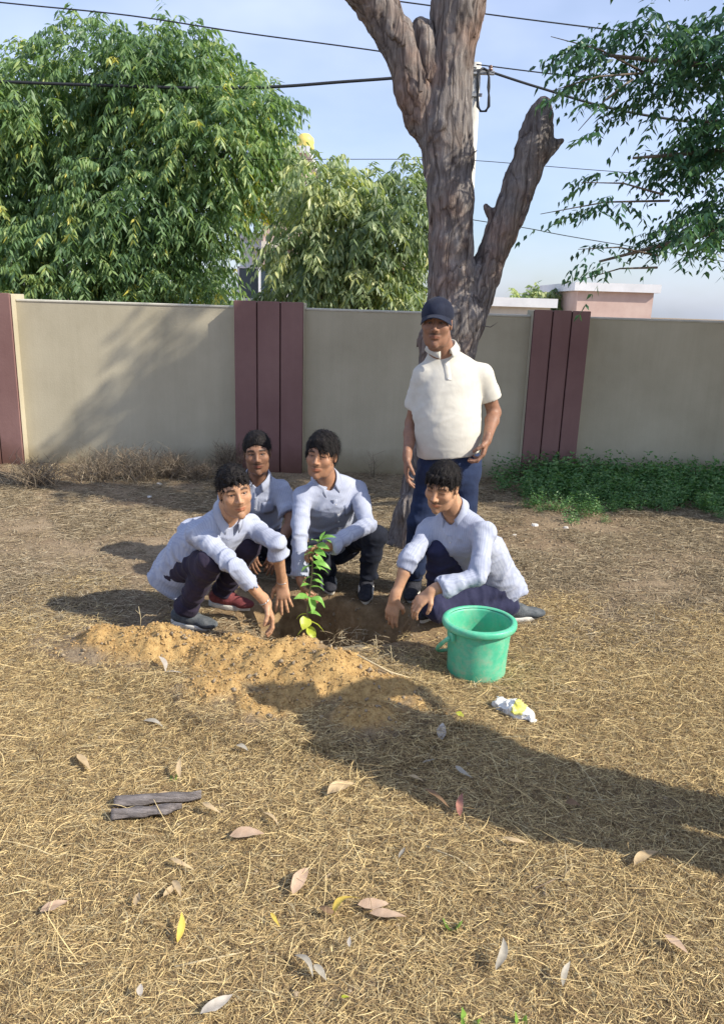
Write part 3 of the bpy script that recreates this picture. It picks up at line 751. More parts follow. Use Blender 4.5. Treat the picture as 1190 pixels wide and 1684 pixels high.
V2, Tr2, tn2 = fronds(B2, Dr2, .40 * (.7 + .6 * rng.random(len(B2))), 7, .13, .05, .35 * np.ones(len(B2)), np.clip(T2, 0, 1), .3)
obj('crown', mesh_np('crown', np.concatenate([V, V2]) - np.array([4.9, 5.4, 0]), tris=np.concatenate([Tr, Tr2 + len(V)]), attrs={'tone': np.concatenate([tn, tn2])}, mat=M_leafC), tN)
MB().tube([(0, 0, -.1), (.1, .1, 1.2), (.3, .2, 2.6), (.8, .3, 3.6)], [.22, .17, .15, .10], 12).build('trunk', M_wood, tN, True)
o_ = Vector((4.9, 5.4, 0))
for tgt in ([Vector(c) for c, r in shade[::2]] + [P(990, 90, 5.0), P(1040, 260, 5.0), P(985, 430, 5.0), P(1150, 200, 5.0)]):
    s_ = Vector((.3, .2, 2.6)); e = tgt - o_
    MB().tube([s_, s_.lerp(e, .45) + Vector((0, 0, .25)), e], [.07, .04, .008], 6).build('limb', M_wood, tN, True)
twg = MB()
for (u0, v0, u1, v1) in ((1060, 120, 905, 60), (1060, 120, 905, 150), (1040, 130, 950, 215), (1100, 330, 888, 352), (1090, 320, 955, 300), (1080, 420, 950, 410), (1080, 440, 955, 460)):
    a_, b_ = P(u0, v0, 5.05) - o_, P(u1, v1, 4.95) - o_
    MB().tube([a_, a_.lerp(b_, .5) + Vector((0, 0, .03)), b_], [.008, .005, .002], 5).build('twig', M_wood, tN, True)

# ------------------------------------------------------------------ weeds at the foot of the wall
M_weed = leaf_mat('weed_leaf', [(0, (.06, .15, .05)), (.5, (.12, .25, .09)), (1, (.24, .36, .14))], .3)
def weed_mesh(name, seed):
    g = np.random.default_rng(seed); n = 20
    b = np.zeros((n, 3)); b[:, :2] = g.normal(0, .05, (n, 2))
    d = np.stack([g.normal(0, .45, n), g.normal(0, .45, n), np.ones(n)], -1)
    V, T, tn = fronds(b, d, .16 + .16 * g.random(n), 5, .040, .018, .15 * g.random(n), np.clip(.45 + .25 * g.normal(size=n), 0, 1), .0, g)
    return mesh_np(name, V, tris=T, attrs={'tone': tn}, mat=M_weed)
wd = [weed_mesh('green_weed', 400 + i) for i in range(5)]
x = rng.uniform(1.35, 5.5, 1300); y = rng.uniform(6.1, 7.7, 1300)
dd = vnoise(np.stack([x, y, 0 * x], -1), 2.2, 61)
k = rng.random(1300) < np.clip((x - 1.3) / .7, 0, 1) * np.clip((y - 6.15 + .35 * dd) / .6, .06, 1) * .62
x, y = x[k], y[k]
s_ = rng.uniform(.6, 1.35, len(x)) * np.clip(.55 + (y - 6.5) * .5, .4, 1.1)
scatter('green_weeds', wd, np.stack([x, y, ground_h(x, y)], -1), np.stack([.15 * rng.normal(size=len(x)), .15 * rng.normal(size=len(x)), rng.uniform(0, 6.28, len(x))], -1), s_, 'low green weeds growing along the foot of the wall on the right')
M_dry = island_mat('dry_twig', [(0, (.10, .08, .06)), (.5, (.22, .17, .12)), (1, (.36, .30, .22))], .9, .1)
def dry_bush(n, r, h, seed):
    g = np.random.default_rng(seed); m_ = MB()
    for i in range(n):
        a = g.uniform(0, 6.28); q = g.uniform(.1, 1); x0, y0 = g.normal(0, r * .3, 2); hh = h * g.uniform(.4, 1)
        x1, y1 = x0 + math.cos(a) * q * r, y0 + math.sin(a) * q * r
        m_.tube([(x0, y0, 0), ((x0 + x1) / 2 + g.normal(0, .02), (y0 + y1) / 2, hh * .6), (x1, y1, hh)], [.0028, .002, .001], 3, cap=False)
        for j in range(3):
            t = g.uniform(.4, 1); px, py, pz = x0 + (x1 - x0) * t, y0 + (y1 - y0) * t, hh * t
            m_.tube([(px, py, pz), (px + g.normal(0, .05), py + g.normal(0, .04), pz + g.uniform(.0, .09))], [.0018, .0009], 3, cap=False)
    return m_
for i, (u, v, r, h, lb) in enumerate(((235, 790, .26, .34, 'dry brown twiggy weed against the wall at the left edge of the photo'), (285, 785, .20, .26, 'dry brown twiggy weed second from the left at the foot of the wall'),
        (330, 790, .16, .15, 'low dry weed in front of the cream wall left of the maroon pillar'), (378, 775, .14, .30, 'thin dry weed standing against the left side of the maroon pillar'),
        (160, 790, .28, .30, 'dry bush beyond the left edge beside the wall foot'), (60, 800, .30, .26, 'wide dry bush far left before the wall'), (612, 785, .10, .28, 'single thin dry stalk against the wall between the two kneeling men and the standing man'))):
    p = G(u, v); o = dry_bush(130 if i != 6 else 8, r, h, 500 + i).build('dry_weed', M_dry, None, False, (p.x, min(p.y, 7.65 - r * .5), gz(p.x, p.y)))
    tag(o, lb, 'weed', 'dry weeds along the foot of the wall')

# ================================================================== POLE, WIRES, BUILDINGS
PY = 12.0
M_conc = noise_mat('pole_concrete', (.42, .40, .36), (.60, .58, .53), 6, bump=.3)
M_black = new_mat('cable_rubber', (.025, .027, .032), .6, .3)[0]
M_steel = noise_mat('galvanised_steel', (.26, .27, .29), (.40, .41, .43), 9, bump=0, rough=.5)
M_porc = new_mat('insulator_glaze', (.16, .08, .05), .25, .6)[0]
pt_ = P(783, 104, PY); pb = Vector((P(772, 300, PY).x - .02, PY, 0))
pole = empty('utility_pole', 'slim concrete utility pole with a coil of cable seen behind the dead tree', 'pole', pb)
topv = pt_ - pb
MB().tube([(0, 0, -.3), topv * .5, topv], [.115, .09, .07], 10).build('shaft', M_conc, pole, True)
MB().box(topv + Vector((.02, -.09, -.14)), (.46, .05, .05), bev=.006).build('cross_arm', M_steel, pole)
for dx_ in (-.17, .17):
    MB().lathe([(.001, .0), (.03, 0), (.034, .02), (.02, .03), (.032, .045), (.018, .07), (.001, .075)], 12, topv + Vector((.02 + dx_, -.09, -.115))).build('insulator', M_porc, pole, True)
MB().box(topv + Vector((0, -.085, -.42)), (.19, .03, .04)).build('clamp', M_steel, pole)
cpts = [P(794 + 11 * math.sin(t) + 2 * math.sin(3 * t), 148 - 36 * math.cos(t), PY - .16 + .03 * math.sin(2 * t)) - pb for t in [i / 26 * 4 * math.pi for i in range(27)]]
cpts = [Vector(c) + Vector((.012 * math.sin(i * 1.7), 0, 0)) for i, c in enumerate(cpts)]
MB().tube(cpts, .014, 6).build('cable_coil', M_black, pole, True)
def cable(pts, r, label, Y=PY - .1, name='overhead_cable'):
    q = [P(u, v, Y) for u, v in pts]
    # smooth the line through the control points
    out = []
    for i in range(len(q) - 1):
        p0, p1, p2, p3 = q[max(i - 1, 0)], q[i], q[i + 1], q[min(i + 2, len(q) - 1)]
        for k in range(6):
            t = k / 6; out.append(.5 * ((2 * p1) + (p2 - p0) * t + (2 * p0 - 5 * p1 + 4 * p2 - p3) * t * t + (3 * p1 - p0 - 3 * p2 + p3) * t ** 3))
    out.append(q[-1]); b0 = out[0].copy()
    return tag(MB().tube([p - b0 for p in out], r, 5).build(name, M_black, None, True, b0), label, 'cable', 'overhead cables')
cable([(-120, -8), (40, 8), (216, 26), (400, 54), (635, 86), (783, 112)], .010, 'thin black wire sloping down from the upper left to the top of the pole')
cable([(783, 106), (860, 116), (930, 124), (1060, 136), (1250, 150)], .009, 'thin wire running right from the pole top into the dark leaves')
cable([(-120, 128), (40, 136), (216, 142), (330, 145), (450, 143), (560, 135), (655, 128), (790, 116)], .022, 'thick black cable crossing in front of the left tree to the pole')
cable([(790, 113), (850, 133), (895, 147), (990, 175), (1100, 196), (1250, 214)], .018, 'thick cable sagging right from the pole coil into the leaves')
cable([(430, -34), (560, -14), (640, 0), (712, 10), (790, 22), (970, 45), (1250, 78)], .010, 'topmost wire crossing the sky behind the top of the dead tree')
cable([(120, 262), (280, 258), (400, 262), (500, 262), (690, 262), (780, 264), (955, 278), (1250, 300)], .005, 'very thin level wire passing behind the middle of the dead trunk')
cable([(560, 330), (640, 340), (780, 362), (870, 376), (955, 392), (1250, 440)], .006, 'thin wire sloping down right between the forked trunk and its right limb')

M_bcream = noise_mat('building_cream', (.55, .50, .43), (.68, .63, .55), 1.5, bump=.1)
M_bpink = noise_mat('building_pink', (.50, .36, .32), (.60, .46, .41), 1.5, bump=.1)
M_bwhite = noise_mat('building_white', (.62, .63, .66), (.74, .75, .78), 1.5, bump=.1)
M_bred = noise_mat('building_brick_red', (.40, .16, .11), (.52, .24, .17), 3, bump=.1)
M_glass = new_mat('dark_glass', (.05, .07, .09), .15, .6)[0]
M_tank = new_mat('tank_yellow', (.75, .58, .16), .5, .4)[0]
def house(label, u0, u1, vtop, Y, depth, mat, band, rows, cols, slab=M_bwhite):
    a, b = P(u0, vtop, Y), P(u1, vtop, Y); top = a.z; w = b.x - a.x
    h = empty('apartment_building', label, 'building', ((a.x + b.x) / 2, Y, 0))
    MB().box((0, depth / 2, top / 2), (w, depth, top)).build('wall', mat, h)
    MB().box((0, depth / 2, top + .12), (w + .3, depth + .3, .24)).build('roof', slab, h)
    for r in range(rows):
        z = top - (r + .6) * 3.0
        if z < 1: break
        MB().box((0, -.06, z + 1.42), (w + .1, .12, .28)).build('floor_band', band, h)
        for c in range(cols):
            x = -w / 2 + (c + .5) * w / cols
            fr = MB()
            for sx, sz, dx2, dz2 in ((-.55, 0, .08, 1.3), (.55, 0, .08, 1.3), (0, .65, 1.18, .08), (0, -.65, 1.18, .08)): fr.box((x + sx, -.04, z + sz), (dx2, .10, dz2))
            wf = fr.build('window', slab, h)
            MB().box((x, -.004, z), (1.02, .02, 1.22)).build('pane', M_glass, wf)
    return h
h1 = house('tall pinkish building with a yellow rooftop tank glimpsed between the two leafy trees', 432, 503, 250, 32, 8, M_bpink, M_bcream, 4, 2)
tk = P(497, 240, 31.6)
MB().lathe([(.01, .0), (.34, 0), (.36, .05), (.33, .2), (.36, .25), (.33, .42), (.18, .56), (.01, .6)], 20, (tk.x - h1.location.x, .9, P(497, 250, 32).z + .24)).build('roof_tank', M_tank, h1, True)
house('pale grey building showing in the gap low between the two leafy trees', 395, 432, 392, 34, 8, M_bwhite, M_bwhite, 2, 1)
house('grey building with a brick red band just left of the dead trunk above the wall', 600, 690, 425, 30, 8, M_bwhite, M_bred, 2, 3)
house('low cream flat roofed building above the wall right of the dead tree', 800, 905, 503, 22, 6, M_bcream, M_bcream, 0, 0)
house('pinkish building at the far right above the maroon pillar', 950, 1075, 478, 24, 7, M_bpink, M_bpink, 1, 2)
# ================================================================== PEOPLE
def skin_mat(name, base):
    mt, ns, ls, b = new_mat(name, base, .52, .35)
    at = N(ns, 'ShaderNodeAttribute', attribute_name='tint')
    tc = ns.new('ShaderNodeTexCoord'); no = N(ns, 'ShaderNodeTexNoise', Scale=38, Detail=4); ls.new(tc.outputs['Object'], no.inputs['Vector'])
    r2 = ramp(ns, [(.3, (.86, .84, .82)), (.7, (1.1, 1.08, 1.06))]); ls.new(no.outputs['Fac'], r2.inputs['Fac'])
    m1 = N(ns, 'ShaderNodeMixRGB', blend_type='MULTIPLY', Fac=1.0, Color1=(*base, 1)); ls.new(at.outputs['Color'], m1.inputs['Color2'])
    m2_ = N(ns, 'ShaderNodeMixRGB', blend_type='MULTIPLY', Fac=1.0); ls.new(m1.outputs['Color'], m2_.inputs['Color1']); ls.new(r2.outputs['Color'], m2_.inputs['Color2'])
    ls.new(m2_.outputs['Color'], b.inputs['Base Color'])
    b.inputs['Subsurface Weight'].default_value = .10; b.inputs['Subsurface Radius'].default_value = (.012, .005, .003)
    n2 = N(ns, 'ShaderNodeTexNoise', Scale=260, Detail=3); ls.new(tc.outputs['Object'], n2.inputs['Vector'])
    bp = N(ns, 'ShaderNodeBump', Strength=.15, Distance=.002); ls.new(n2.outputs['Fac'], bp.inputs['Height']); ls.new(bp.outputs['Normal'], b.inputs['Normal'])
    return mt
def cloth_mat(name, c1, c2, stripe=None, rough=.85, bump=.32, freq=150.0, wr=1.0, weave=True):
    mt, ns, ls, b = new_mat(name, c1, rough, .2)
    b.inputs['Sheen Weight'].default_value = .04
    tc = ns.new('ShaderNodeTexCoord'); no = N(ns, 'ShaderNodeTexNoise', Scale=7, Detail=6, Roughness=.65); ls.new(tc.outputs['Object'], no.inputs['Vector'])
    rp = ramp(ns, [(.35, c1), (.65, c2)]); ls.new(no.outputs['Fac'], rp.inputs['Fac']); col = rp.outputs['Color']
    if stripe:
        at = N(ns, 'ShaderNodeAttribute', attribute_name='across'); mu = N(ns, 'ShaderNodeMath', operation='MULTIPLY'); mu.inputs[1].default_value = freq * 6.283; ls.new(at.outputs['Fac'], mu.inputs[0])
        sn = N(ns, 'ShaderNodeMath', operation='SINE'); ls.new(mu.outputs[0], sn.inputs[0])
        r3 = ramp(ns, [(.0, (0, 0, 0)), (.75, (1, 1, 1))]); ls.new(sn.outputs[0], r3.inputs['Fac'])
        mx = N(ns, 'ShaderNodeMixRGB', Color2=(*stripe, 1)); sc_ = N(ns, 'ShaderNodeMath', operation='MULTIPLY'); sc_.inputs[1].default_value = .33; ls.new(r3.outputs['Color'], sc_.inputs[0]); ls.new(sc_.outputs[0], mx.inputs['Fac']); ls.new(col, mx.inputs['Color1']); col = mx.outputs['Color']
    m4 = N(ns, 'ShaderNodeMapping', Scale=(260, 260, 9)); ls.new(tc.outputs['Object'], m4.inputs['Vector']); n4 = N(ns, 'ShaderNodeTexNoise', Scale=1, Detail=3, Roughness=.7); ls.new(m4.outputs['Vector'], n4.inputs['Vector'])
    r4 = ramp(ns, [(.35, (.80, .80, .84)), (.65, (1.12, 1.12, 1.10))]); ls.new(n4.outputs['Fac'], r4.inputs['Fac']); mu4 = N(ns, 'ShaderNodeMixRGB', blend_type='MULTIPLY', Fac=.35 if weave else .15); ls.new(col, mu4.inputs['Color1']); ls.new(r4.outputs['Color'], mu4.inputs['Color2']); col = mu4.outputs['Color']
    ls.new(col, b.inputs['Base Color'])
    mp = N(ns, 'ShaderNodeMapping', Scale=(1, 1, .55)); ls.new(tc.outputs['Object'], mp.inputs['Vector'])
    n2 = N(ns, 'ShaderNodeTexNoise', Scale=17 * wr, Detail=3, Roughness=.5, Distortion=.8); ls.new(mp.outputs['Vector'], n2.inputs['Vector'])
    bp = N(ns, 'ShaderNodeBump', Strength=bump, Distance=.022); ls.new(n2.outputs['Fac'], bp.inputs['Height']); ls.new(bp.outputs['Normal'], b.inputs['Normal'])
    return mt
M_skinL = skin_mat('skin_wheat', (.47, .27, .165)); M_skinM = skin_mat('skin_tan', (.38, .205, .125)); M_skinD = skin_mat('skin_brown', (.25, .135, .085)); M_skinE = skin_mat('skin_dark_brown', (.27, .145, .095))
M_hair = noise_mat('black_hair', (.005, .0045, .005), (.017, .014, .014), 40, bump=.9, bscale=90, bdist=.006, rough=.62, spec=.18, stretch=(1, 1, .35))
M_eyew = new_mat('eye_white', (.30, .27, .25), .35, .4)[0]; M_iris = new_mat('iris', (.018, .010, .008), .15, .6)[0]
M_shirt = cloth_mat('school_shirt', (.33, .36, .46), (.43, .46, .55), stripe=(.22, .25, .37), freq=95.0, bump=.20)
M_polo = cloth_mat('cream_polo', (.52, .50, .44), (.60, .58, .52), bump=.20, wr=.6, weave=False)
M_trA = cloth_mat('plum_trousers', (.018, .014, .028), (.036, .028, .050)); M_trB = cloth_mat('navy_trousers', (.022, .024, .045), (.04, .042, .07))
M_trC = cloth_mat('black_navy_trousers', (.008, .010, .018), (.018, .022, .036)); M_trD = cloth_mat('navy_purple_trousers', (.017, .019, .048), (.032, .033, .075))
M_jean = cloth_mat('blue_jeans', (.012, .020, .050), (.022, .036, .085), wr=.8)
M_shoe_g = noise_mat('grey_shoe_fabric', (.06, .07, .08), (.12, .13, .14), 40, bump=.4); M_shoe_k = noise_mat('black_shoe_fabric', (.015, .017, .025), (.04, .04, .05), 40, bump=.4)
M_shoe_r = noise_mat('maroon_shoe_fabric', (.13, .03, .035), (.22, .06, .06), 40, bump=.4)
M_sole = noise_mat('white_rubber_sole', (.48, .46, .42), (.70, .68, .62), 18, bump=.2)
M_capc = cloth_mat('navy_cap_cloth', (.010, .013, .028), (.022, .028, .050), bump=.2); M_button = new_mat('shirt_button', (.75, .75, .75), .4, .5)[0]
M_thread = new_mat('wrist_thread', (.45, .03, .03), .8, .2)[0]; M_band = new_mat('steel_bangle', (.5, .48, .44), .3, .5, .9)[0]

def rot_about(v, ax, a):
    ax = unit(ax); return v * math.cos(a) + np.cross(ax, v) * math.sin(a) + ax * (ax @ v) * (1 - math.cos(a))
def face_frame(yaw, pitch, roll):
    F = V3(math.sin(R(yaw)), -math.cos(R(yaw)), 0); X = V3(math.cos(R(yaw)), math.sin(R(yaw)), 0); U = V3(0, 0, 1)
    F, U = rot_about(F, X, -R(pitch)), rot_about(U, X, -R(pitch))
    if F[2] * pitch < 0: F[2] *= -1; U = np.cross(F, X) * (1 if np.cross(F, X)[2] > 0 else -1)
    X, U = rot_about(X, F, R(roll)), rot_about(U, F, R(roll))
    return X, F, U
class Head:
    def __init__(s, c, yaw, pitch, roll, sc=1.0, wide=1.0):
        s.c = V3(c); s.X, s.F, s.U = face_frame(yaw, pitch, roll); s.s = sc; s.w = wide; s.M = np.stack([s.X, s.F, s.U])
    def g(s, x, y, z): return s.c + (s.X * x * s.w + s.F * y + s.U * z) * s.s
    def loc(s, p): return ((p - s.c) @ s.M.T) / s.s / np.array([s.w, 1, 1])
    def add(s, f, eyes=1.0, jaw=1.0):
        S = s.s; g = s.g; e = lambda c, r, k, m='add': f.ell(g(*c), V3(*r) * S * np.array([s.w, 1, 1]), s.M, k * S, m)
        cn = lambda a, b, ra, rb, k, m='add': f.cone(g(*a), g(*b), ra * S, rb * S, k * S, m)
        e((0, -.014, .036), (.0745, .095, .082), .01)
        e((0, .026, -.016), (.0625, .066, .088), .03)
        e((0, .020, -.068), (.054 * jaw, .058, .044), .03)
        cn((0, .070, -.104), (0, .066, -.100), .0175, .02, .028)
        for q in (-1, 1):
            cn((q * .034 * jaw, .034, -.092), (q * .051 * jaw, -.010, -.050), .015, .0135, .03)
            e((q * .043, .062, -.020), (.021, .020, .020), .028)
            e((q * .074, -.012, .002), (.0085, .021, .031), .007)
            e((q * .080, -.010, .004), (.0050, .012, .018), .004, 'cut')
            cn((q * .012, .0850, .030), (q * .046, .070, .028), .0085, .008, .022)
            e((q * .031, .0985, .008), (.0175, .016, .0115), .012, 'cut')
        cn((0, .088, .020), (0, .112, -.026), .0062, .0098, .013)
        for q in (-1, 1):
            e((q * .0125, .099, -.030), (.0085, .0105, .0075), .007)
            e((q * .0068, .109, -.0375), (.004, .005, .0035), .003, 'cut')
        cn((0, .092, -.046), (0, .086, -.058), .010, .013, .02)
        cn((-.026, .0800, -.0610), (0, .0935, -.0575), .0034, .0056, .006); cn((.026, .0800, -.0610), (0, .0935, -.0575), .0034, .0056, .006)
        cn((-.022, .0805, -.0655), (0, .0925, -.0675), .0038, .0066, .006); cn((.022, .0805, -.0655), (0, .0925, -.0675), .0038, .0066, .006)
        e((0, .088, -.080), (.018, .008, .0045), .008, 'cut')
        for q in (-1, 1):      # lids
            cn((q * .018, .0865, .0150 - .006 * (1 - eyes)), (q * .044, .0785, .0130 - .006 * (1 - eyes)), .0054, .0050, .006)
            cn((q * .019, .0855, -.0005), (q * .043, .0785, .0003), .0044, .0042, .005)
    def tint(s, p, brow=1.0, beard=.3, stache=.3, lip=(1.0, .72, .70)):
        q = s.loc(p); x, y, z = q[:, 0], q[:, 1], q[:, 2]; n = len(p); t = np.ones((n, 4)); ax = np.abs(x)
        front = (y > .045) & (np.abs(z) < .2)
        def gs(cx, cz, sx, sz): return np.exp(-((ax - cx) / sx) ** 2 - ((z - cz) / sz) ** 2) * front
        def mulc(w, c): t[:, :3] *= 1 - w[:, None] * (1 - np.array(c))[None]
        nz = 1 + .0 * x
        bz = .0300 + .10 * (ax - .016) - 1.7 * np.maximum(ax - .034, 0) ** 1.35
        w = sstep(.0115, .016, ax) * (1 - sstep(.050, .056, ax)) * np.exp(-((z - bz) / .0054) ** 2) * front
        mulc(np.clip(w * brow * 1.3, 0, 1), (.10, .09, .09))
        mulc(.75 * gs(.031, .007, .020, .0125), (.42, .36, .34))       # eye surround
        w = np.exp(-((z - .0085) / .0024) ** 2) * sstep(.013, .018, ax) * (1 - sstep(.045, .05, ax)) * front; mulc(.85 * w, (.15, .12, .12))   # lash line
        w = np.clip(gs(0, -.0635, .024, .0074) * 1.4, 0, 1) * (y > .078); mulc(w, lip)
        w = np.exp(-((z + .0622) / .0016) ** 2) * (ax < .026) * front; mulc(.85 * w, (.30, .2, .2))
        w = gs(0.008, -.0485, .022, .0060) * (y > .07) * stache; mulc(np.clip(w * 1.7, 0, 1), (.22, .21, .22))
        low = sstep(-.035, -.075, z) * (y > -.03) * (np.abs(z) < .16) * (1 - np.exp(-((ax / .026) ** 2) - ((z + .063) / .014) ** 2)); mulc(np.clip(low * beard, 0, 1), (.50, .47, .46))
        w = sstep(.052, .060, ax) * (np.abs(z - -.005) < .04) * np.exp(-((y - .012) / .014) ** 2) * beard; mulc(np.clip(w * 1.6, 0, 1), (.3, .28, .28))
        w = np.exp(-((ax - .010) / .005) ** 2 - ((z + .037) / .0035) ** 2) * (y > .09); mulc(.6 * w, (.3, .2, .2))
        w = np.clip(np.exp(-(x / .014) ** 2 - ((z + .025) / .016) ** 2) * (y > .09), 0, 1); mulc(.25 * w, (1.0, .85, .8))
        w = np.exp(-((ax - .042) / .018) ** 2 - ((z + .018) / .016) ** 2) * front; mulc(.22 * w, (1.0, .80, .74))
        return t

def hand(f, w, d, n, thumb, curl=(.5, .5, .5, .5), spread=.0, tc=.4, s=1.0, boxes=None):
    """palm, four jointed fingers of different lengths, thumb leaving the side of the palm. d along the hand, n out of the palm, thumb = side the thumb is on"""
    d = unit(d); n = unit(n - d * (V3(n) @ d)); t = unit(V3(thumb) - d * (V3(thumb) @ d) - n * (V3(thumb) @ n)); w = V3(w)
    off = (.0275, .0092, -.0092, -.0265); Ls = ((.041, .025, .020), (.045, .029, .021), (.042, .027, .020), (.033, .020, .017)); kn = (.083, .087, .083, .075)
    f.cone(w - d * .03, w + d * .012, .0255 * s, .0245 * s, .02, flat=n, fs=.78)
    f.cone(w + d * .01, w + d * .062 * s, .027 * s, .036 * s, .012, flat=n, fs=.42)
    tips = []
    for i in range(4):
        k0 = w + (d * kn[i] + t * off[i]) * s; m0 = w + (d * .025 + t * off[i] * .55) * s
        f.cone(m0, k0, .0125 * s, .0102 * s, .010)
        a = 0; p = k0; dd = unit(d + t * off[i] * spread * 12); r = (.0094, .0098, .0093, .0082)[i] * s
        for j in range(3):
            a += curl[i] * (.65, 1.0, .7)[j]
            v = dd * math.cos(a) + n * math.sin(a); q = p + v * Ls[i][j] * s
            f.cone(p, q, r * (1 - .09 * j), r * (.93 - .10 * j), .0035); p = q
        tips.append(p)
    p = w + (d * .018 + t * .018 + n * .004) * s; v = unit(d * .62 + t * .75 + n * .25); q = p + v * .040 * s; f.cone(p, q, .0145 * s, .0118 * s, .012)
    v = unit(d * .85 + t * (.5 - .6 * tc) + n * (.2 + tc * .9)); r_ = q + v * .031 * s; f.cone(q, r_, .0112 * s, .0098 * s, .004)
    v = unit(d * (.95 - .3 * tc) + t * (.25 - .8 * tc) + n * (.2 + tc * .9)); f.cone(r_, r_ + v * .024 * s, .0096 * s, .0078 * s, .003)
    if boxes is not None:
        allp = np.array(tips + [w, w + d * .09 + t * .06, w + d * .09 - t * .04, r_ + v * .024]); boxes.append((allp.min(0) - .016, allp.max(0) + .016))
    return tips
def fold_disp(f, seed, amp=.006, lat=None):
    ops = [o for o in f.ops if o['t'] == 'c' and o['fold'] > 0]
    def d(p):
        out = np.zeros(len(p)); wsum = np.full(len(p), 1e-4)
        for i, o in enumerate(ops):
            ds = f.dist(o, p); k = ds < .05
            if not k.any(): continue
            q = p[k] - o['a']; ba = o['b'] - o['a']; L = np.linalg.norm(ba); ax = ba / L; s = q @ ax; w = q - s[:, None] * ax
            wt = np.exp(-np.maximum(ds[k] + .01, 0) / .018); t = np.clip(s / L, 0, 1)
            sh = .6 * (w @ unit(V3(.4, -.5, .7)))
            c = np.concatenate([((s + sh) * 15 + i * 7)[:, None], w * 5.5], 1)
            v = vnoise(c, 1.0, seed + i) ; v2 = vnoise(np.concatenate([((s - sh * .7) * 34)[:, None], w * 13], 1), 1.0, seed + i + 50)
            val = ((1 - 3.6 * np.abs(v)).clip(-.6, 1) * .85 + .30 * (1 - 4 * np.abs(v2)).clip(-.6, 1)) * (.55 + .8 * (2 * t - 1) ** 2) * o['fold']
            out[k] += wt * val; wsum[k] += wt
        return -amp * out / wsum
    return d
def across(f, v, X):
    best = np.full(len(v), 9.0); out = np.zeros(len(v))
    for i, o in enumerate(f.ops):
        if o['m'] != 'add': continue
        ds = f.dist(o, v); k = ds < best; best[k] = ds[k]
        ax = unit(o['b'] - o['a']) if o['t'] == 'c' and np.linalg.norm(o['b'] - o['a']) > 1e-6 else V3(0, 0, 1)
        e = X if o.get('tor') else unit(np.cross(ax, unit(np.cross(X, ax)) if abs(X @ ax) < .95 else V3(0, 0, 1)))
        if o.get('tor') or o.get('st'): out[k] = ((v - f.org) @ X)[k]; continue
        out[k] = ((v - o['a']) @ e)[k]
    return out
def garment(name, f, h, mat, parent, seed, amp, X=None, sm=1):
    f.disp = fold_disp(f, seed, amp) if amp else None
    v, q = f.mesh(h)
    if sm: v = relax(v, q, sm, .35)
    at = {'across': across(f, v, X)} if X is not None else None
    return obj(name, mesh_np(name, v - np.array(parent.location), q, smooth=True, attrs=at, mat=mat), parent)
def hair(hd, parent, seed, style):
    f = Field(); S = hd.s; g = hd.g; e = lambda c, r, k=.01, m='add': f.ell(g(*c), V3(*r) * S * np.array([hd.w, 1, 1]), hd.M, k * S, m)
    th = style.get('thick', .012)
    e((0, -.016, .040), (.0765 + th * .55, .097 + th * .6, .083 + th)); e((0, -.040, .005), (.072 + th * .3, .070 + th * .4, .085))
    if style.get('top'): e((0, .012, .082), (.060, .068, .044 + style['top']), .02)
    hz = style.get('line', .060)
    e((0, .105, hz - .105), (.092, .105, .105), .008, 'cut'); e((0, .060, -.085), (.105, .10, .088), .008, 'cut')
    for q in (-1, 1): e((q * .086, .010, -.022), (.034, .046, .050), .006, 'cut')
    for lk in style.get('locks', ()): f.cone(g(*lk[0]), g(*lk[1]), lk[2] * S, lk[3] * S, .008)
    c0 = np.array(hd.c)
    def disp(p):
        q = hd.loc(p); ang = np.arctan2(q[:, 0], q[:, 1] + .03)
        c = np.stack([ang * style.get('fr', 9), q[:, 2] * 14, np.hypot(q[:, 0], q[:, 1]) * 14], 1)
        return -(.0035 * fbm(c, 1.0, seed, 2) + style.get('curl', .002) * fbm(q, 75, seed + 3, 2)) * S
    f.disp = disp
    v, q = f.mesh(.0033)
    # loose strands over the cap of hair
    gg = np.random.default_rng(seed); n = style.get('n', 1100)
    k = gg.choice(len(v), n); root = v[k]; lq = hd.loc(root)
    nrm = unitv((root - hd.g(0, -.016, .03))); comb = style.get('comb', (.3, 1.0, -.2)); crown = hd.g(-.015, -.045, .13)
    out = root - crown; out = unitv(out - (out * nrm).sum(1, keepdims=True) * nrm); cd_ = hd.X * comb[0] + hd.F * comb[1] + hd.U * comb[2]; cd_ = unitv(cd_[None] - (nrm @ cd_)[:, None] * nrm)
    w_ = (sstep(-.02, .03, lq[:, 1]) * sstep(.03, .06, lq[:, 2]) * style.get('cw', .5))[:, None]; tang = unitv(out * (1 - w_) + cd_ * w_)
    tang = unitv(tang + style.get('mess', .35) * gg.normal(size=(n, 3))); L = style.get('len', .034) * (.5 + gg.random(n)) * S; side = unitv(np.cross(tang, nrm)) * .0011
    rows = []
    for i in range(4):
        t = i / 3; p = root + tang * (L * t)[:, None] + nrm * (.004 + .010 * t * (1 - t) * style.get('lift', 1) - .006 * t * t) * S; w_ = side * (1, .9, .7, .15)[i]; rows.append(np.stack([p - w_, p + w_], 1))
    W = np.stack(rows, 1).reshape(-1, 3); b0 = np.arange(n) * 8 + len(v)
    qq = np.concatenate([np.stack([b0 + 2 * i, b0 + 2 * i + 1, b0 + 2 * i + 3, b0 + 2 * i + 2], 1) for i in range(3)])
    return obj('hair', mesh_np('hair', np.concatenate([v, W]) - np.array(parent.location), np.concatenate([q, qq]), smooth=True, mat=M_hair), parent)
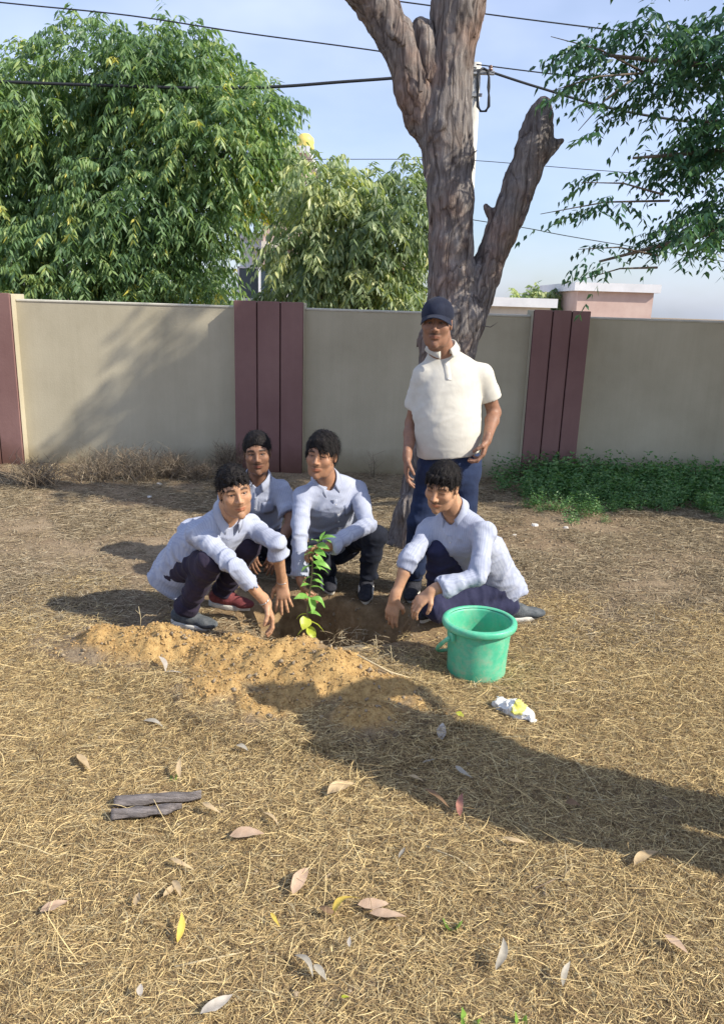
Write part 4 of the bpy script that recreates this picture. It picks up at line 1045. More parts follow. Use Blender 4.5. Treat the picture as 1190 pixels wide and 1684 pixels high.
def collar(parent, c, up, fwd, X, r, mat, shirt, open_=26, drop=.030, h=.032):
    n = 40; V = []; c = V3(c)
    rows = [(.97, -.030, 0), (.99, .4 * h, 0), (1.02, h, 0), (1.10, h + .003, .1), (1.25, .45 * h, .5), (1.40, -.006, 1)]
    for i in range(n + 1):
        t = i / n; phi = R(open_) + t * (2 * math.pi - 2 * R(open_)); fr = max(0, 1 - min(t, 1 - t) / .20)
        back = .5 - .5 * math.cos(phi)
        for rr, z, dr in rows:
            rad = r * rr * (1 + .06 * dr * fr); z2 = z * (1 - .55 * fr) - dr * drop * fr ** 1.2 + .020 * back - .010 * fr
            V.append(c + fwd * math.cos(phi) * rad * (1 + .16 * fr) + X * math.sin(phi) * rad + up * z2)
    m_ = len(rows); q = [(i * m_ + j, i * m_ + j + 1, (i + 1) * m_ + j + 1, (i + 1) * m_ + j) for i in range(n) for j in range(m_ - 1)]
    o = obj('collar', mesh_np('collar', np.array(V) - np.array(parent.location), q, smooth=True, attrs={'across': np.zeros(len(V))}, mat=mat), shirt)
    md = o.modifiers.new('thickness', 'SOLIDIFY'); md.thickness = .0025; return o
def shoe(parent, ank, toe, mat, sole=True, lab=None, stripes=False, length=.265):
    ank = V3(ank); d = unit(V3(toe[0], toe[1], toe[2] if len(toe) > 2 else 0)); up = unit(V3(0, 0, 1) - d * d[2]); s = np.cross(d, up); L = length
    g = lambda a, b, c: ank + d * a + s * b + up * c
    f = Field()
    f.cone(g(-.045, 0, -.035), g(.03, 0, -.035), .037, .040, .02); f.cone(g(.03, 0, -.035), g(.125, .004, -.052), .042, .030, .03, flat=up, fs=.9)
    f.cone(g(.125, .004, -.052), g(L - .105, .006, -.054), .040, .034, .03, flat=up, fs=.62); f.cone(g(-.025, 0, -.02), g(-.01, 0, .025), .042, .038, .02)
    f.ell(g(.06, 0, -.35), (.27, .27, .2705), k=.003, mode='cut')
    v, q = f.mesh(.006)
    o = obj('shoe', mesh_np('shoe', v - np.array(parent.location), q, smooth=True, mat=mat), parent)
    if lab: o['label'] = lab
    out = []
    for i in range(28):
        a = 2 * math.pi * i / 28; cx = math.cos(a); wd_ = .041 if cx < 0 else .045 - .006 * cx
        out.append((.042 + cx * (L / 2 - .005), math.sin(a) * wd_ * (1 - .12 * (cx > .6))))
    V = [g(x * 1.0, y * sc_, z) for z, sc_ in ((-.093, .93), (-.088, 1.0), (-.070, 1.02), (-.064, .97)) for x, y in out]; n = 28
    fs = [(r_ * n + i, r_ * n + (i + 1) % n, (r_ + 1) * n + (i + 1) % n, (r_ + 1) * n + i) for r_ in range(3) for i in range(n)] + [tuple(range(n - 1, -1, -1)), tuple(range(3 * n, 4 * n))]
    m_ = MB(); m_.add([Vector(p) - parent.location for p in V], fs); m_.build('sole', M_sole, o, True)
    if stripes:
        for j in range(3):
            for sd in (-1, 1):
                a0 = g(.02 + .026 * j, sd * .0415, -.020); a1 = g(.045 + .026 * j, sd * .0405, -.055)
                MB().tube([Vector(a0) - parent.location, Vector(a1) - parent.location], .0055, 5).build('side_stripe', M_sole, o)
    else:
        m2_ = MB()
        for j in range(4):
            a0 = g(.045 + .020 * j, -.018, -.006 - .009 * j); a1 = g(.045 + .020 * j, .018, -.006 - .009 * j); m_0 = g(.045 + .020 * j, 0, .000 - .008 * j)
            m2_.tube([Vector(p) - parent.location for p in (a0, m_0, a1)], .0028, 4)
        m2_.build('lace', M_sole if mat is M_shoe_k else M_shoe_k, o)
    return o

def person(spec):
    J = {k: V3(P(*v)) if not isinstance(v, np.ndarray) else v for k, v in spec['joints'].items()}
    for k in ('ankL', 'ankR'):
        if k in J and spec.get('ground_feet', True): J[k][2] = gz(J[k][0], J[k][1]) + .094 if not spec.get('free_' + k) else J[k][2]
    base = (J['ankL'] + J['ankR']) / 2
    root = empty('person', spec['label'], 'person', (base[0], base[1], gz(base[0], base[1])))
    up = unit(J['neck'] - J['pelvis']); X = J['shR'] - J['shL']; X = unit(X - up * (X @ up)); fwd = np.cross(X, up)
    hd = Head(J['head'], *spec['face'], sc=spec.get('hs', 1.0), wide=spec.get('hw', 1.0)); sk = spec['skin']
    # ---- body: one skin from head to feet, sampled finer at head and hands
    f = Field(); chest = J['neck'] * .62 + J['pelvis'] * .38 - fwd * .005
    f.cone(J['pelvis'], chest, .115, .125, .05, flat=fwd, fs=.72); f.cone(chest, J['neck'] - up * .05, .12, .07, .05, flat=fwd, fs=.72)
    nk = spec.get('nk', .050)
    f.cone(J['neck'] - up * .04, hd.g(0, -.018, -.055), nk + .006, nk, .03); f.cone(J['neck'] - up * .03, hd.g(0, -.038, -.01), nk, nk - .004, .03)
    for q in 'LR':
        f.cone(J['neck'] - up * .055, J['sh' + q], .045, .043, .04); f.cone(J['sh' + q], J['el' + q], .042 * spec.get('arm', .90), .036 * spec.get('arm', .90), .03)
        el, wr = J['el' + q], J['wr' + q]; mid = el * .7 + wr * .3
        f.cone(el, mid, .034 * spec.get('arm', .90), .0355 * spec.get('arm', .90), .02); f.cone(mid, wr, .0355 * spec.get('arm', .90), .0245, .02)
        hp = J['hip' + q] = J['pelvis'] + X * spec.get('hipx', .085) * (1 if q == 'R' else -1); f.cone(hp, J['kn' + q], .068, .050, .03); f.cone(J['kn' + q], J['ank' + q], .050, .034, .03)
        ft = V3(*spec['toe' + q], *([0] * (3 - len(spec['toe' + q])))); f.cone(J['ank' + q] - V3(0, 0, .04), J['ank' + q] + unit(ft) * .12 - V3(0, 0, .06), .030, .024, .02)
    hd.add(f, eyes=spec.get('eyes', 1), jaw=spec.get('jaw', 1))
    boxes = [(hd.c - .135, hd.c + .150)]
    for q in 'LR':
        hs_ = spec['hand' + q]; hand(f, J['wr' + q], hs_[0], hs_[1], hs_[2], *hs_[3:], boxes=boxes, s=spec.get('hand_s', 1.0))
    V, Q = f.mesh(.0095, holes=[(a + .009, b - .009) for a, b in boxes]); parts_v = [V]; parts_q = [Q]; nv = len(V)
    for i, (a, b) in enumerate(boxes):
        prev = boxes[:i]
        v, q = f.mesh(.0034 if i == 0 else .0030, a - .006, b + .006, holes=[(c_, d_) for c_, d_ in prev] or None)
        v = relax(v, q, 1, .25); parts_v.append(v); parts_q.append(q + nv); nv += len(v)
    V = np.concatenate(parts_v); Q = np.concatenate(parts_q)
    tint = hd.tint(V, **spec.get('tint', {}))
    near_hand = np.zeros(len(V))
    me = mesh_np('body', V - np.array(root.location), Q, smooth=True, attrs={'tint': tint}, mat=sk)
    obj('body', me, root)
    for q in (-1, 1):
        m_ = MB(); e0 = Vector(hd.g(q * .0305, .0755, .0060)) - root.location; rr = .0112 * hd.s; nseg = 12
        Fv, Xv, Uv = Vector(hd.F), Vector(hd.X), Vector(hd.U); gaze = (Fv + Xv * spec.get('gaze', 0) + Uv * spec.get('gazeu', -.05)).normalized(); a_ = gaze.orthogonal().normalized(); b_ = gaze.cross(a_)
        prof = [(math.sin(t), math.cos(t)) for t in (0, .26, .56, .60, .95, 1.4, 2.0, 2.7)]
        vs = [e0 + (gaze * pc + a_ * ps * math.cos(2 * math.pi * k / nseg) + b_ * ps * math.sin(2 * math.pi * k / nseg)) * rr for ps, pc in prof for k in range(nseg)]
        fs = [(i * nseg + k, i * nseg + (k + 1) % nseg, (i + 1) * nseg + (k + 1) % nseg, (i + 1) * nseg + k) for i in range(len(prof) - 1) for k in range(nseg)]
        m_.add(vs, fs); o = m_.build('eye', [M_eyew, M_iris], root, True); o.data.polygons.foreach_set('material_index', [1 if i // nseg < 2 else 0 for i in range(len(fs))])
    if spec.get('hair') is not None: hair(hd, root, spec['seed'], spec['hair'])
    # ---- shirt
    f = Field(); tw = spec.get('tw', .158); fs_ = spec.get('tf', .70); bl = spec.get('belly', 0); sm_ = spec.get('shirt', M_shirt)
    shc = (J['shL'] + J['shR']) / 2
    ch = shc * .62 + chest * .38 - up * .02; wa = J['pelvis'] * .55 + J['neck'] * .45; hem = J['pelvis'] + up * spec.get('hem', 0.0)
    n0 = len(f.ops)
    f.cone(ch, wa + fwd * bl * .35, tw, tw * spec.get('wf', .96), .05, flat=fwd, fs=fs_, fold=.7); f.cone(wa + fwd * bl * .35, hem - up * .03 - fwd * .005, tw * spec.get('wf', .96), tw * spec.get('hf', 1.04), .05, flat=fwd, fs=spec.get('hfs', fs_), fold=1.1)
    f.cone(J['neck'] - up * .045, ch, .075, tw * .9, .05, flat=fwd, fs=.75, fold=.3)
    if bl: f.ell(J['pelvis'] * .72 + J['neck'] * .28 + fwd * (bl + .0), (tw * .86, .10, .17), np.stack([X, fwd, up]), .07); f.ell(J['pelvis'] * .35 + J['neck'] * .65 + fwd * bl * .45, (tw * .8, .08, .12), np.stack([X, fwd, up]), .07)
    for o in f.ops[n0:]: o['tor'] = 1
    f.org = J['neck']
    ar = spec.get('sleeve', 1.0)
    for q in 'LR':
        f.cone(J['neck'] - up * .030, J['sh' + q] - up * .006, .046, .052, .035, fold=.3); f.ops[-1]['st'] = 1
        sh, el, wr = J['sh' + q], J['el' + q], J['wr' + q]; cut = spec['cuff' + q]
        f.cone(sh + (ch - sh) * .25, ch, .060, .085, .04); f.ops[-1]['st'] = 1
        if cut <= 1: e = sh + (el - sh) * cut; f.cone(sh, e, .057 * ar, .062 * ar, .03, fold=.9); cuffp, cd, cr = e, unit(el - sh), .062 * ar
        else:
            f.cone(sh, el, .056 * ar, .048 * ar, .025, fold=1.0); e = el + (wr - el) * (cut - 1); f.cone(el, e, .048 * ar, .045 * ar, .006, fold=.9); cuffp, cd, cr = e, unit(wr - el), .046 * ar
        # turned-back cuff, hollow at its mouth
        f.cone(cuffp - cd * .028, cuffp - cd * .002, cr + .002, cr + .003, .004)
        f.ell(cuffp + cd * .064, (.07, .07, .07), k=.002, mode='cut') if cut > 1 else f.ell(cuffp + cd * .095, (.10, .10, .10), k=.002, mode='cut')
    f.plane(hem, up)
    # neck opening
    f.cone(J['neck'] + up * .00 + fwd * .012, J['neck'] + up * .10, nk + .006, nk + .016, k=.006, mode='cut'); f.cone(J['neck'] + fwd * .055 - up * .035, J['neck'] + fwd * .07 + up * .06, .012, .035, k=.006, mode='cut')
    if spec.get('placket', 1):
        pass
    st = garment('shirt', f, .0062, sm_, root, spec['seed'] * 13, spec.get('fold', .0115), X)
    collar(root, J['neck'] + up * spec.get('cz', -.002) + fwd * .006, up, fwd, X, nk + spec.get('cr', .012), sm_, st, spec.get('copen', 26), h=spec.get('ch', .032))
    # button strip and buttons follow the front of the shirt
    def front(z, xo=0.0):
        o_ = J['neck'] + up * z + X * xo; lo_, hi_ = 0.0, .35
        ts = np.linspace(0.02, .34, 140); pts_ = o_[None] + fwd[None] * ts[:, None]; D_ = np.full(140, 9.0)
        for o in f.ops:
            if not o.get('tor'): continue
            dd = f.dist(o, pts_); k = max(o['k'], 1e-5); hh = np.maximum(k - np.abs(D_ - dd), 0) / k; D_ = np.minimum(D_, dd) - hh * hh * k * .25
        ins = np.where(D_ < 0)[0]; return o_ + fwd * (ts[ins[-1]] if len(ins) else .08)
    zs = np.linspace(spec.get('pl_start', -.060), spec.get('pl_end', -.36), 12); rowsv = []
    for z in zs:
        for xo, lift in ((-.017, -.002), (-.015, .0032), (.015, .0032), (.017, -.002)): rowsv.append(front(z, xo) + fwd * lift)
    qd = [(i * 4 + j, i * 4 + j + 1, i * 4 + 5 + j, i * 4 + 4 + j) for i in range(11) for j in range(3)]
    obj('button_placket', mesh_np('button_placket', np.array(rowsv) - np.array(root.location), qd, smooth=True, attrs={'across': np.zeros(48)}, mat=sm_), st)
    for z in np.arange(-.09, spec.get('pl_end', -.36), -.072):
        p = front(z) + fwd * .0045; MB().tube([Vector(p) - root.location, Vector(p + fwd * .0022) - root.location], .0052, 8).build('button', spec.get('btn', M_button), st)
    if spec.get('pocket'):
        rv = []; 
        for i in range(5):
            for j in range(5): x_ = .045 + .075 * j / 4; z_ = -.115 - .085 * i / 4 - (.012 * (1 - abs(j - 2) / 2) if i == 4 else 0); rv.append(front(z_, x_) + fwd * .0065)
        qd = [(i * 5 + j, i * 5 + j + 1, i * 5 + 6 + j, i * 5 + 5 + j) for i in range(4) for j in range(4)]
        po = obj('pocket', mesh_np('pocket', np.array(rv) - np.array(root.location), qd, smooth=True, attrs={'across': np.zeros(25) + .002}, mat=sm_), st); md = po.modifiers.new('thickness', 'SOLIDIFY'); md.thickness = .003
    # ---- trousers
    f = Field(); tr = spec.get('leg', 1.0); f.ell(J['pelvis'] - up * .02, (.165 * spec.get('pw', 1), .118 * spec.get('pw', 1), .13), np.stack([X, fwd, up]), .04)
    f.cone(J['pelvis'], J['pelvis'] + up * .08, .15 * spec.get('pw', 1), .145 * spec.get('pw', 1), .04, flat=fwd, fs=.74)
    for q in 'LR':
        f.cone(J['hip' + q], J['kn' + q], spec.get('thr', .086) * tr, .066 * tr, .03, fold=1.1); a = J['ank' + q] + unit(J['kn' + q] - J['ank' + q]) * spec.get('tend', .035)
        f.cone(J['kn' + q], a, .066 * tr, .056 * tr, .02, fold=1.3)
        d_ = unit(J['ank' + q] - J['kn' + q]); f.ell(a + d_ * .115, (.10, .10, .10), k=.003, mode='cut')
    garment('trousers', f, .0075, spec['tmat'], root, spec['seed'] * 7, spec.get('tfold', .009), X)
    for q in 'LR': shoe(root, J['ank' + q], spec['toe' + q], spec['shoes'][0] if q == 'L' else spec['shoes'][1], stripes=spec.get('stripes', False))
    return root, J, hd, up, fwd, X

# viewer-left limbs are L, viewer-right limbs are R
personA = person(dict(label='young man with short curly hair squatting leftmost, both hands over the pit', seed=3,
    joints=dict(head=(386, 809, 3.60), neck=(375, 843, 3.70), pelvis=(300, 938, 3.98), shL=(327, 878, 3.66), shR=(412, 866, 3.88), elL=(386, 932, 3.50), wrL=(438, 992, 3.58),
                elR=(454, 893, 3.68), wrR=(464, 957, 3.80), knL=(347, 922, 3.60), knR=(408, 897, 3.84), ankL=(305, 1022, 3.80), ankR=(366, 985, 4.08)),
    face=(21, 1, 9), toeL=(.95, -.30), toeR=(.95, -.25), cuffL=1.42, cuffR=1.24, skin=M_skinL, tmat=M_trA, shoes=(M_shoe_g, M_shoe_r), hs=1.0, hw=.97, jaw=.95, gaze=-.15,
    handL=((.35, .02, -1), (-.75, -.2, -.35), (-.3, -1, -.2), (.55, .45, .5, .6), .2, .5), handR=((.08, -.15, -1), (.1, 1, 0), (-1, 0, -.1), (.22, .16, .2, .26), .8, .1),
    tint=dict(brow=1.0, beard=.45, stache=.35, lip=(1.0, .68, .66)), hair=dict(thick=.009, top=.012, line=.053, curl=.008, fr=14, len=.018, mess=1.2, n=1800, lift=1.4, locks=(((.02, .085, .085), (.028, .104, .058), .011, .006), ((-.01, .09, .085), (-.004, .108, .062), .012, .006), ((.045, .07, .085), (.052, .086, .058), .011, .006), ((-.035, .08, .088), (-.034, .094, .066), .011, .006))),
    hem=-.065, hf=1.06, hfs=.98, pw=.86, hipx=.064, thr=.074, tw=.150, pl_end=-.22, leg=1.0, fold=.013))
personB = person(dict(label='dark skinned young man crouching at the back left between two others before the maroon boards', seed=4,
    joints=dict(head=(423, 746, 4.58), neck=(424, 783, 4.68), pelvis=(420, 898, 4.98), shL=(374, 803, 4.72), shR=(464, 806, 4.72), elL=(372, 862, 4.56), wrL=(410, 900, 4.40),
                elR=(478, 858, 4.60), wrR=(456, 905, 4.42), knL=(388, 885, 4.56), knR=(468, 886, 4.60), ankL=(395, 948, 4.78), ankR=(470, 948, 4.78)),
    face=(7, 2, 4), toeL=(.1, -1), toeR=(.3, -1), cuffL=.9, cuffR=.72, skin=M_skinD, tmat=M_trB, shoes=(M_shoe_k, M_shoe_k), hs=1.02, gaze=.0,
    handL=((.3, -.3, -1), (.2, 1, -.2), (-1, 0, 0), (.4, .4, .4, .5), .2, .3), handR=((-.5, -.2, -1), (.1, 1, 0), (1, 0, 0), (.4, .35, .4, .5), .3, .3),
    tint=dict(brow=1.0, beard=.5, stache=.9, lip=(.8, .5, .55)), hair=dict(thick=.013, top=.008, line=.066, curl=.003, fr=8, len=.018, mess=.5, n=1100), hem=-.03, tw=.165, pocket=True, pl_end=-.30))
personC = person(dict(label='young man with swept black hair crouching in the middle and steadying the sapling', seed=5,
    joints=dict(head=(529, 750, 4.20), neck=(535, 787, 4.30), pelvis=(552, 893, 4.64), shL=(498, 817, 4.24), shR=(589, 805, 4.40), elL=(492, 880, 4.06), wrL=(495, 955, 3.94),
                elR=(603, 864, 4.16), wrR=(540, 899, 3.98), knL=(516, 908, 4.18), knR=(616, 882, 4.32), ankL=(537, 955, 4.50), ankR=(602, 966, 4.36)),
    face=(-13, 4, -4), toeL=(.25, -1), toeR=(-.02, -1), cuffL=1.93, cuffR=1.92, skin=M_skinM, tmat=M_trC, shoes=(M_shoe_k, M_shoe_k), hs=1.02, hw=1.0, gaze=.1, eyes=.6,
    handL=((.32, -.25, -1), (.9, 0, .2), (0, -1, 0), (.75, .8, .85, .9), .1, .6), handR=((-1, -.25, -.12), (0, -.5, -.6), (0, -.6, 1), (.7, .75, .8, .85), .1, .7),
    tint=dict(brow=1.0, beard=.35, stache=.5, lip=(.98, .68, .66)), hair=dict(thick=.018, top=.016, line=.058, fr=7, len=.040, mess=.12, n=1500, lift=.2, cw=.9, comb=(1.0, .5, -.3), curl=.001, locks=(((.02, .088, .09), (.046, .086, .046), .018, .010), ((-.01, .092, .09), (.015, .100, .044), .018, .009), ((-.05, .06, .08), (-.064, .062, .020), .016, .010), ((-.068, .02, .06), (-.078, .030, -.012), .016, .008))),
    hem=-.04, tw=.168, pocket=True, stripes=True, leg=1.02, pl_end=-.34, fold=.0115))
personD = person(dict(label='young man with wet dark fringe and lowered eyes kneeling behind the green bucket', seed=6,
    joints=dict(head=(727, 801, 3.80), neck=(747, 840, 3.88), pelvis=(812, 960, 4.08), shL=(706, 872, 3.97), shR=(796, 876, 3.76), elL=(672, 920, 3.78), wrL=(648, 985, 3.72),
                elR=(785, 948, 3.60), wrR=(709, 972, 3.56), knL=(720, 905, 3.90), knR=(718, 1000, 3.82), ankL=(716, 985, 4.02), ankR=(842, 1018, 4.02)),
    face=(-27, -12, -6), toeL=(-.6, -1), toeR=(1, .25), cuffL=1.28, cuffR=1.72, skin=M_skinL, tmat=M_trD, shoes=(M_shoe_k, M_shoe_g), hs=1.0, hw=.98, eyes=.0, gaze=-.2, gazeu=-.7,
    handL=((-.12, -.05, -1), (.3, 1, 0), (1, -.2, 0), (.35, .35, .4, .45), .1, .6), handR=((-.72, -.15, -.65), (-.3, .2, -1), (-.2, -1, -.2), (.5, .5, .55, .6), .3, .4),
    tint=dict(brow=1.0, beard=.45, stache=.75, lip=(1.0, .68, .66)), hair=dict(thick=.014, top=.010, line=.054, curl=.003, fr=12, len=.028, mess=.35, n=1600, cw=.8, comb=(.0, 1.0, -.5), locks=(((0, .09, .09), (.004, .104, .056), .013, .005), ((-.03, .085, .088), (-.034, .092, .044), .013, .006), ((.03, .085, .09), (.036, .090, .056), .012, .005), ((-.055, .06, .085), (-.066, .062, .030), .014, .006), ((.056, .055, .085), (.066, .056, .042), .013, .006))),
    hem=-.06, hf=1.05, hfs=.80, pw=.88, hipx=.07, thr=.08, tw=.158, pl_end=-.12, copen=30, leg=1.0, fold=.013))
personE = person(dict(label='heavy older man standing in dark cap, cream polo shirt and blue jeans', seed=8,
    joints=dict(head=(718, 533, 4.26), neck=(726, 571, 4.36), pelvis=(738, 768, 4.36), shL=(696, 618, 4.34), shR=(792, 616, 4.38), elL=(677, 696, 4.40), wrL=(669, 752, 4.24),
                elR=(812, 678, 4.44), wrR=(800, 724, 4.24), knL=np.array([.34, 4.33, .48]), knR=np.array([.60, 4.34, .48]), ankL=np.array([.33, 4.40, .09]), ankR=np.array([.62, 4.40, .09])),
    face=(-10, 1, 0), toeL=(-.2, -1), toeR=(.3, -1), cuffL=.62, cuffR=.55, skin=M_skinE, tmat=M_jean, shoes=(M_shoe_k, M_shoe_k), hs=1.05, hw=.97, jaw=1.0, arm=1.08, nk=.060, gaze=0,
    handL=((-.02, -.15, -1), (1, 0, 0), (.1, -1, 0), (.35, .4, .45, .5), .1, .3), handR=((-.25, -.25, -1), (-1, .2, .1), (-.1, -1, -.1), (.62, .70, .78, .85), .0, .6),
    tint=dict(brow=.8, beard=.15, stache=.75, lip=(.85, .66, .66)), hair=None, shirt=M_polo, btn=M_button, hem=.075, tw=.174, wf=1.06, hf=1.04, tf=.74, belly=.06, sleeve=1.10, pw=1.12, leg=1.08, pl_end=-.17, copen=20, ch=.030, cr=.010, cz=-.012, pl_start=-.042, fold=.0035, tfold=.006))
# cap of the standing man
rootE, hdE = personE[0], personE[2]
f = Field(); S = hdE.s; W3 = np.array([hdE.w, 1, 1])
f.ell(hdE.g(0, -.010, .050), V3(.086, .112, .086) * S * W3, hdE.M, .01); f.ell(hdE.g(0, -.02, -.068), V3(.16, .19, .104) * S, hdE.M, .004, 'cut')
f.disp = lambda p: (.0016 * np.exp(-(((np.arctan2(hdE.loc(p)[:, 0], hdE.loc(p)[:, 1]) * 3 / np.pi + 6) % 1 - .5) / .03) ** 2))
v, q = f.mesh(.0042); capo = obj('cap', mesh_np('cap', v - np.array(rootE.location), q, smooth=True, mat=M_capc), rootE)
vv = []; nU, nW = 17, 7
for i in range(nU):
    a = (i / (nU - 1) - .5) * 2 * 1.12
    for j in range(nW):
        t = j / (nW - 1); rad = 1 + t * (.78 * math.cos(a * .95) ** 1.0 if abs(a) < 1.5 else 0)
        x = .083 * math.sin(a) * (1 + .10 * t); y = -.012 + (.105 * math.cos(a)) + t * .066 * max(0, math.cos(a * 1.2)); z = .050 - .018 * t - .026 * (x / .08) ** 2 * (.6 + .8 * t)
        vv.append(hdE.g(x, y, z))
qd = [(i * nW + j, i * nW + j + 1, (i + 1) * nW + j + 1, (i + 1) * nW + j) for i in range(nU - 1) for j in range(nW - 1)]
vo = obj('visor', mesh_np('visor', np.array(vv) - np.array(rootE.location), qd, smooth=True, mat=M_capc), capo); md = vo.modifiers.new('thickness', 'SOLIDIFY'); md.thickness = .004
MB().tube([Vector(hdE.g(0, -.010, .133)) - rootE.location, Vector(hdE.g(0, -.010, .139)) - rootE.location], .008, 8).build('cap_button', M_capc, capo, True)
# short hair showing under the cap
f = Field(); f.ell(hdE.g(0, -.03, .0), V3(.079, .082, .07) * S * W3, hdE.M, .01); f.ell(hdE.g(0, .08, -.02), V3(.12, .085, .12) * S, hdE.M, .004, 'cut'); f.ell(hdE.g(0, 0, -.10), V3(.13, .14, .075) * S, hdE.M, .004, 'cut')
v, q = f.mesh(.005); obj('hair', mesh_np('hair', v - np.array(rootE.location), q, smooth=True, mat=noise_mat('grey_hair', (.03, .03, .03), (.14, .13, .13), 60, bump=.5)), rootE)
# bangle and thread
def bracelet(pr, a, b, t, r, rad, mat, nm):
    Jp = pr[1]; p = Jp[a] * (1 - t) + Jp[b] * t; ax = unit(Jp[b] - Jp[a]); e1 = unit(np.cross(ax, V3(.3, .2, 1))); e2 = np.cross(ax, e1)
    MB().tube([Vector(p + (e1 * math.cos(k / 20 * 2 * math.pi) + e2 * math.sin(k / 20 * 2 * math.pi)) * r) - pr[0].location for k in range(21)], rad, 6).build(nm, mat, pr[0], True)
bracelet(personA, 'elL', 'wrL', .93, .0275, .0035, M_band, 'bangle'); bracelet(personD, 'elL', 'wrL', .90, .0275, .0022, M_thread, 'wrist_thread'); bracelet(personA, 'elR', 'wrR', .97, .0265, .003, M_band, 'bangle')
# the bystander outside the right edge whose shadow lies over the straw, and a second one added to widen it
for sx, sy, se, lb_ in ((1.56, 2.12, 9, 'bystander just outside the right edge, seen only by the shadow on the straw'), (1.84, 1.94, 10, 'second bystander, unseen, added outside the right edge behind the first to widen the shadow')):
  q_ = lambda x, y, z: np.array([sx + x, sy + y, z])
  #
  personF = person(dict(label=lb_, seed=se,
    joints=dict(head=q_(-.02, .04, 1.60), neck=q_(0, .05, 1.44), pelvis=q_(0, 0, .96), shL=q_(-.03, -.17, 1.40), shR=q_(.03, .19, 1.40), elL=q_(.05, -.26, 1.14), wrL=q_(-.06, -.22, .92),
                elR=q_(.05, .40 if se == 9 else .28, 1.18), wrR=q_(-.06, .22, .96), knL=q_(-.02, -.12, .50), knR=q_(-.02, .12, .50), ankL=q_(.02, -.15, .09), ankR=q_(.02, .15, .09)),
    face=(-75, -8, 0), toeL=(-1, -.2), toeR=(-1, .2), cuffL=1.5, cuffR=1.5, skin=M_skinM, tmat=M_trC, shoes=(M_shoe_k, M_shoe_k),
    handL=((-.1, 0, -1), (0, 1, 0), (-1, 0, 0), (.5, .5, .5, .5), .1, .3), handR=((-.1, 0, -1), (0, -1, 0), (-1, 0, 0), (.5, .5, .5, .5), .1, .3), hair=dict(thick=.016), hem=-.20, tw=.19, hf=1.1, tf=.85, leg=1.1))
# ================================================================== SAPLING
def leaf_shape(p0, p1, w, bend=.15, twist=0.0, fold=.3, nseg=7, curl=0.0, up=None):
    """a pointed leaf from p0 to p1: midrib arched by bend, blade folded along the midrib"""
    p0, p1 = V3(p0), V3(p1); L = np.linalg.norm(p1 - p0); d = unit(p1 - p0); u = unit(V3(up) if up is not None else V3(0, 0, 1)); s = np.cross(d, u); s = unit(s) if np.linalg.norm(s) > .05 else V3(1, 0, 0); n = np.cross(s, d)
    s, n = s * math.cos(twist) + n * math.sin(twist), n * math.cos(twist) - s * math.sin(twist)
    V = []
    for i in range(nseg + 1):
        t = i / nseg; ww = w / 2 * (math.sin(math.pi * min(1, t * 1.02 + .01) ** .85) ** .8 if 0 < t < 1 else .03); c = p0 + d * L * t + n * bend * L * math.sin(math.pi * t) + s * curl * L * math.sin(math.pi * t)
        for k in (-1, -.55, 0, .55, 1): V.append(c + s * ww * k + n * abs(k) * ww * fold * (1 + .3 * math.sin(t * 9 + k)))
    q = [(i * 5 + j, i * 5 + j + 1, i * 5 + 6 + j, i * 5 + 5 + j) for i in range(nseg) for j in range(4)]
    V = np.array(V); return V + (.05 * w) * np.stack([vnoise(V * 160 / max(1, w * 40), 1, 5), vnoise(V * 140, 1, 6), vnoise(V * 120, 1, 7)], -1), q
def green_leaf_mat(name, c, c2, tr=.45):
    mt, ns, ls, b = new_mat(name, c, .4, .5)
    tc = ns.new('ShaderNodeTexCoord'); no = N(ns, 'ShaderNodeTexNoise', Scale=26, Detail=3); ls.new(tc.outputs['Object'], no.inputs['Vector'])
    rp = ramp(ns, [(.35, c), (.65, c2)]); ls.new(no.outputs['Fac'], rp.inputs['Fac']); ls.new(rp.outputs['Color'], b.inputs['Base Color'])
    t_ = ns.new('ShaderNodeBsdfTranslucent'); ls.new(rp.outputs['Color'], t_.inputs['Color'])
    mx = N(ns, 'ShaderNodeMixShader', Fac=tr); ls.new(b.outputs[0], mx.inputs[1]); ls.new(t_.outputs[0], mx.inputs[2]); ls.new(mx.outputs[0], ns['Material Output'].inputs['Surface'])
    return mt
M_sg = green_leaf_mat('sapling_leaf', (.22, .50, .09), (.36, .66, .17)); M_sy = green_leaf_mat('sapling_leaf_yellow', (.55, .66, .06), (.74, .80, .12))
M_stem = noise_mat('sapling_stem', (.20, .14, .08), (.32, .26, .14), 20, bump=.3)
sb = P(506, 1064, 3.78)
zfl = gz(sb.x, sb.y); sb.z = zfl
sap = empty('sapling', 'young sapling with bright green and yellow green leaves standing in the dug pit', 'sapling', sb)
stem_px = [(506, 1068, 3.78), (507, 1040, 3.79), (505, 1005, 3.82), (509, 975, 3.84), (513, 945, 3.86), (514, 915, 3.88), (520, 898, 3.89), (527, 886, 3.90)]
stem = [P(*s_) - sb for s_ in stem_px]; stem[0] = Vector((stem[0].x, stem[0].y, -.03))
MB().tube(stem, [.0055, .005, .0048, .0044, .004, .0034, .0027, .0018], 8).build('stem', M_stem, sap, True)
def stem_at(v):
    for a_, b_ in zip(stem_px, stem_px[1:]):
        if b_[1] <= v <= a_[1]:
            t = (a_[1] - v) / (a_[1] - b_[1]); return P(a_[0] + (b_[0] - a_[0]) * t, v, a_[2] + (b_[2] - a_[2]) * t)
    return P(*stem_px[-1])
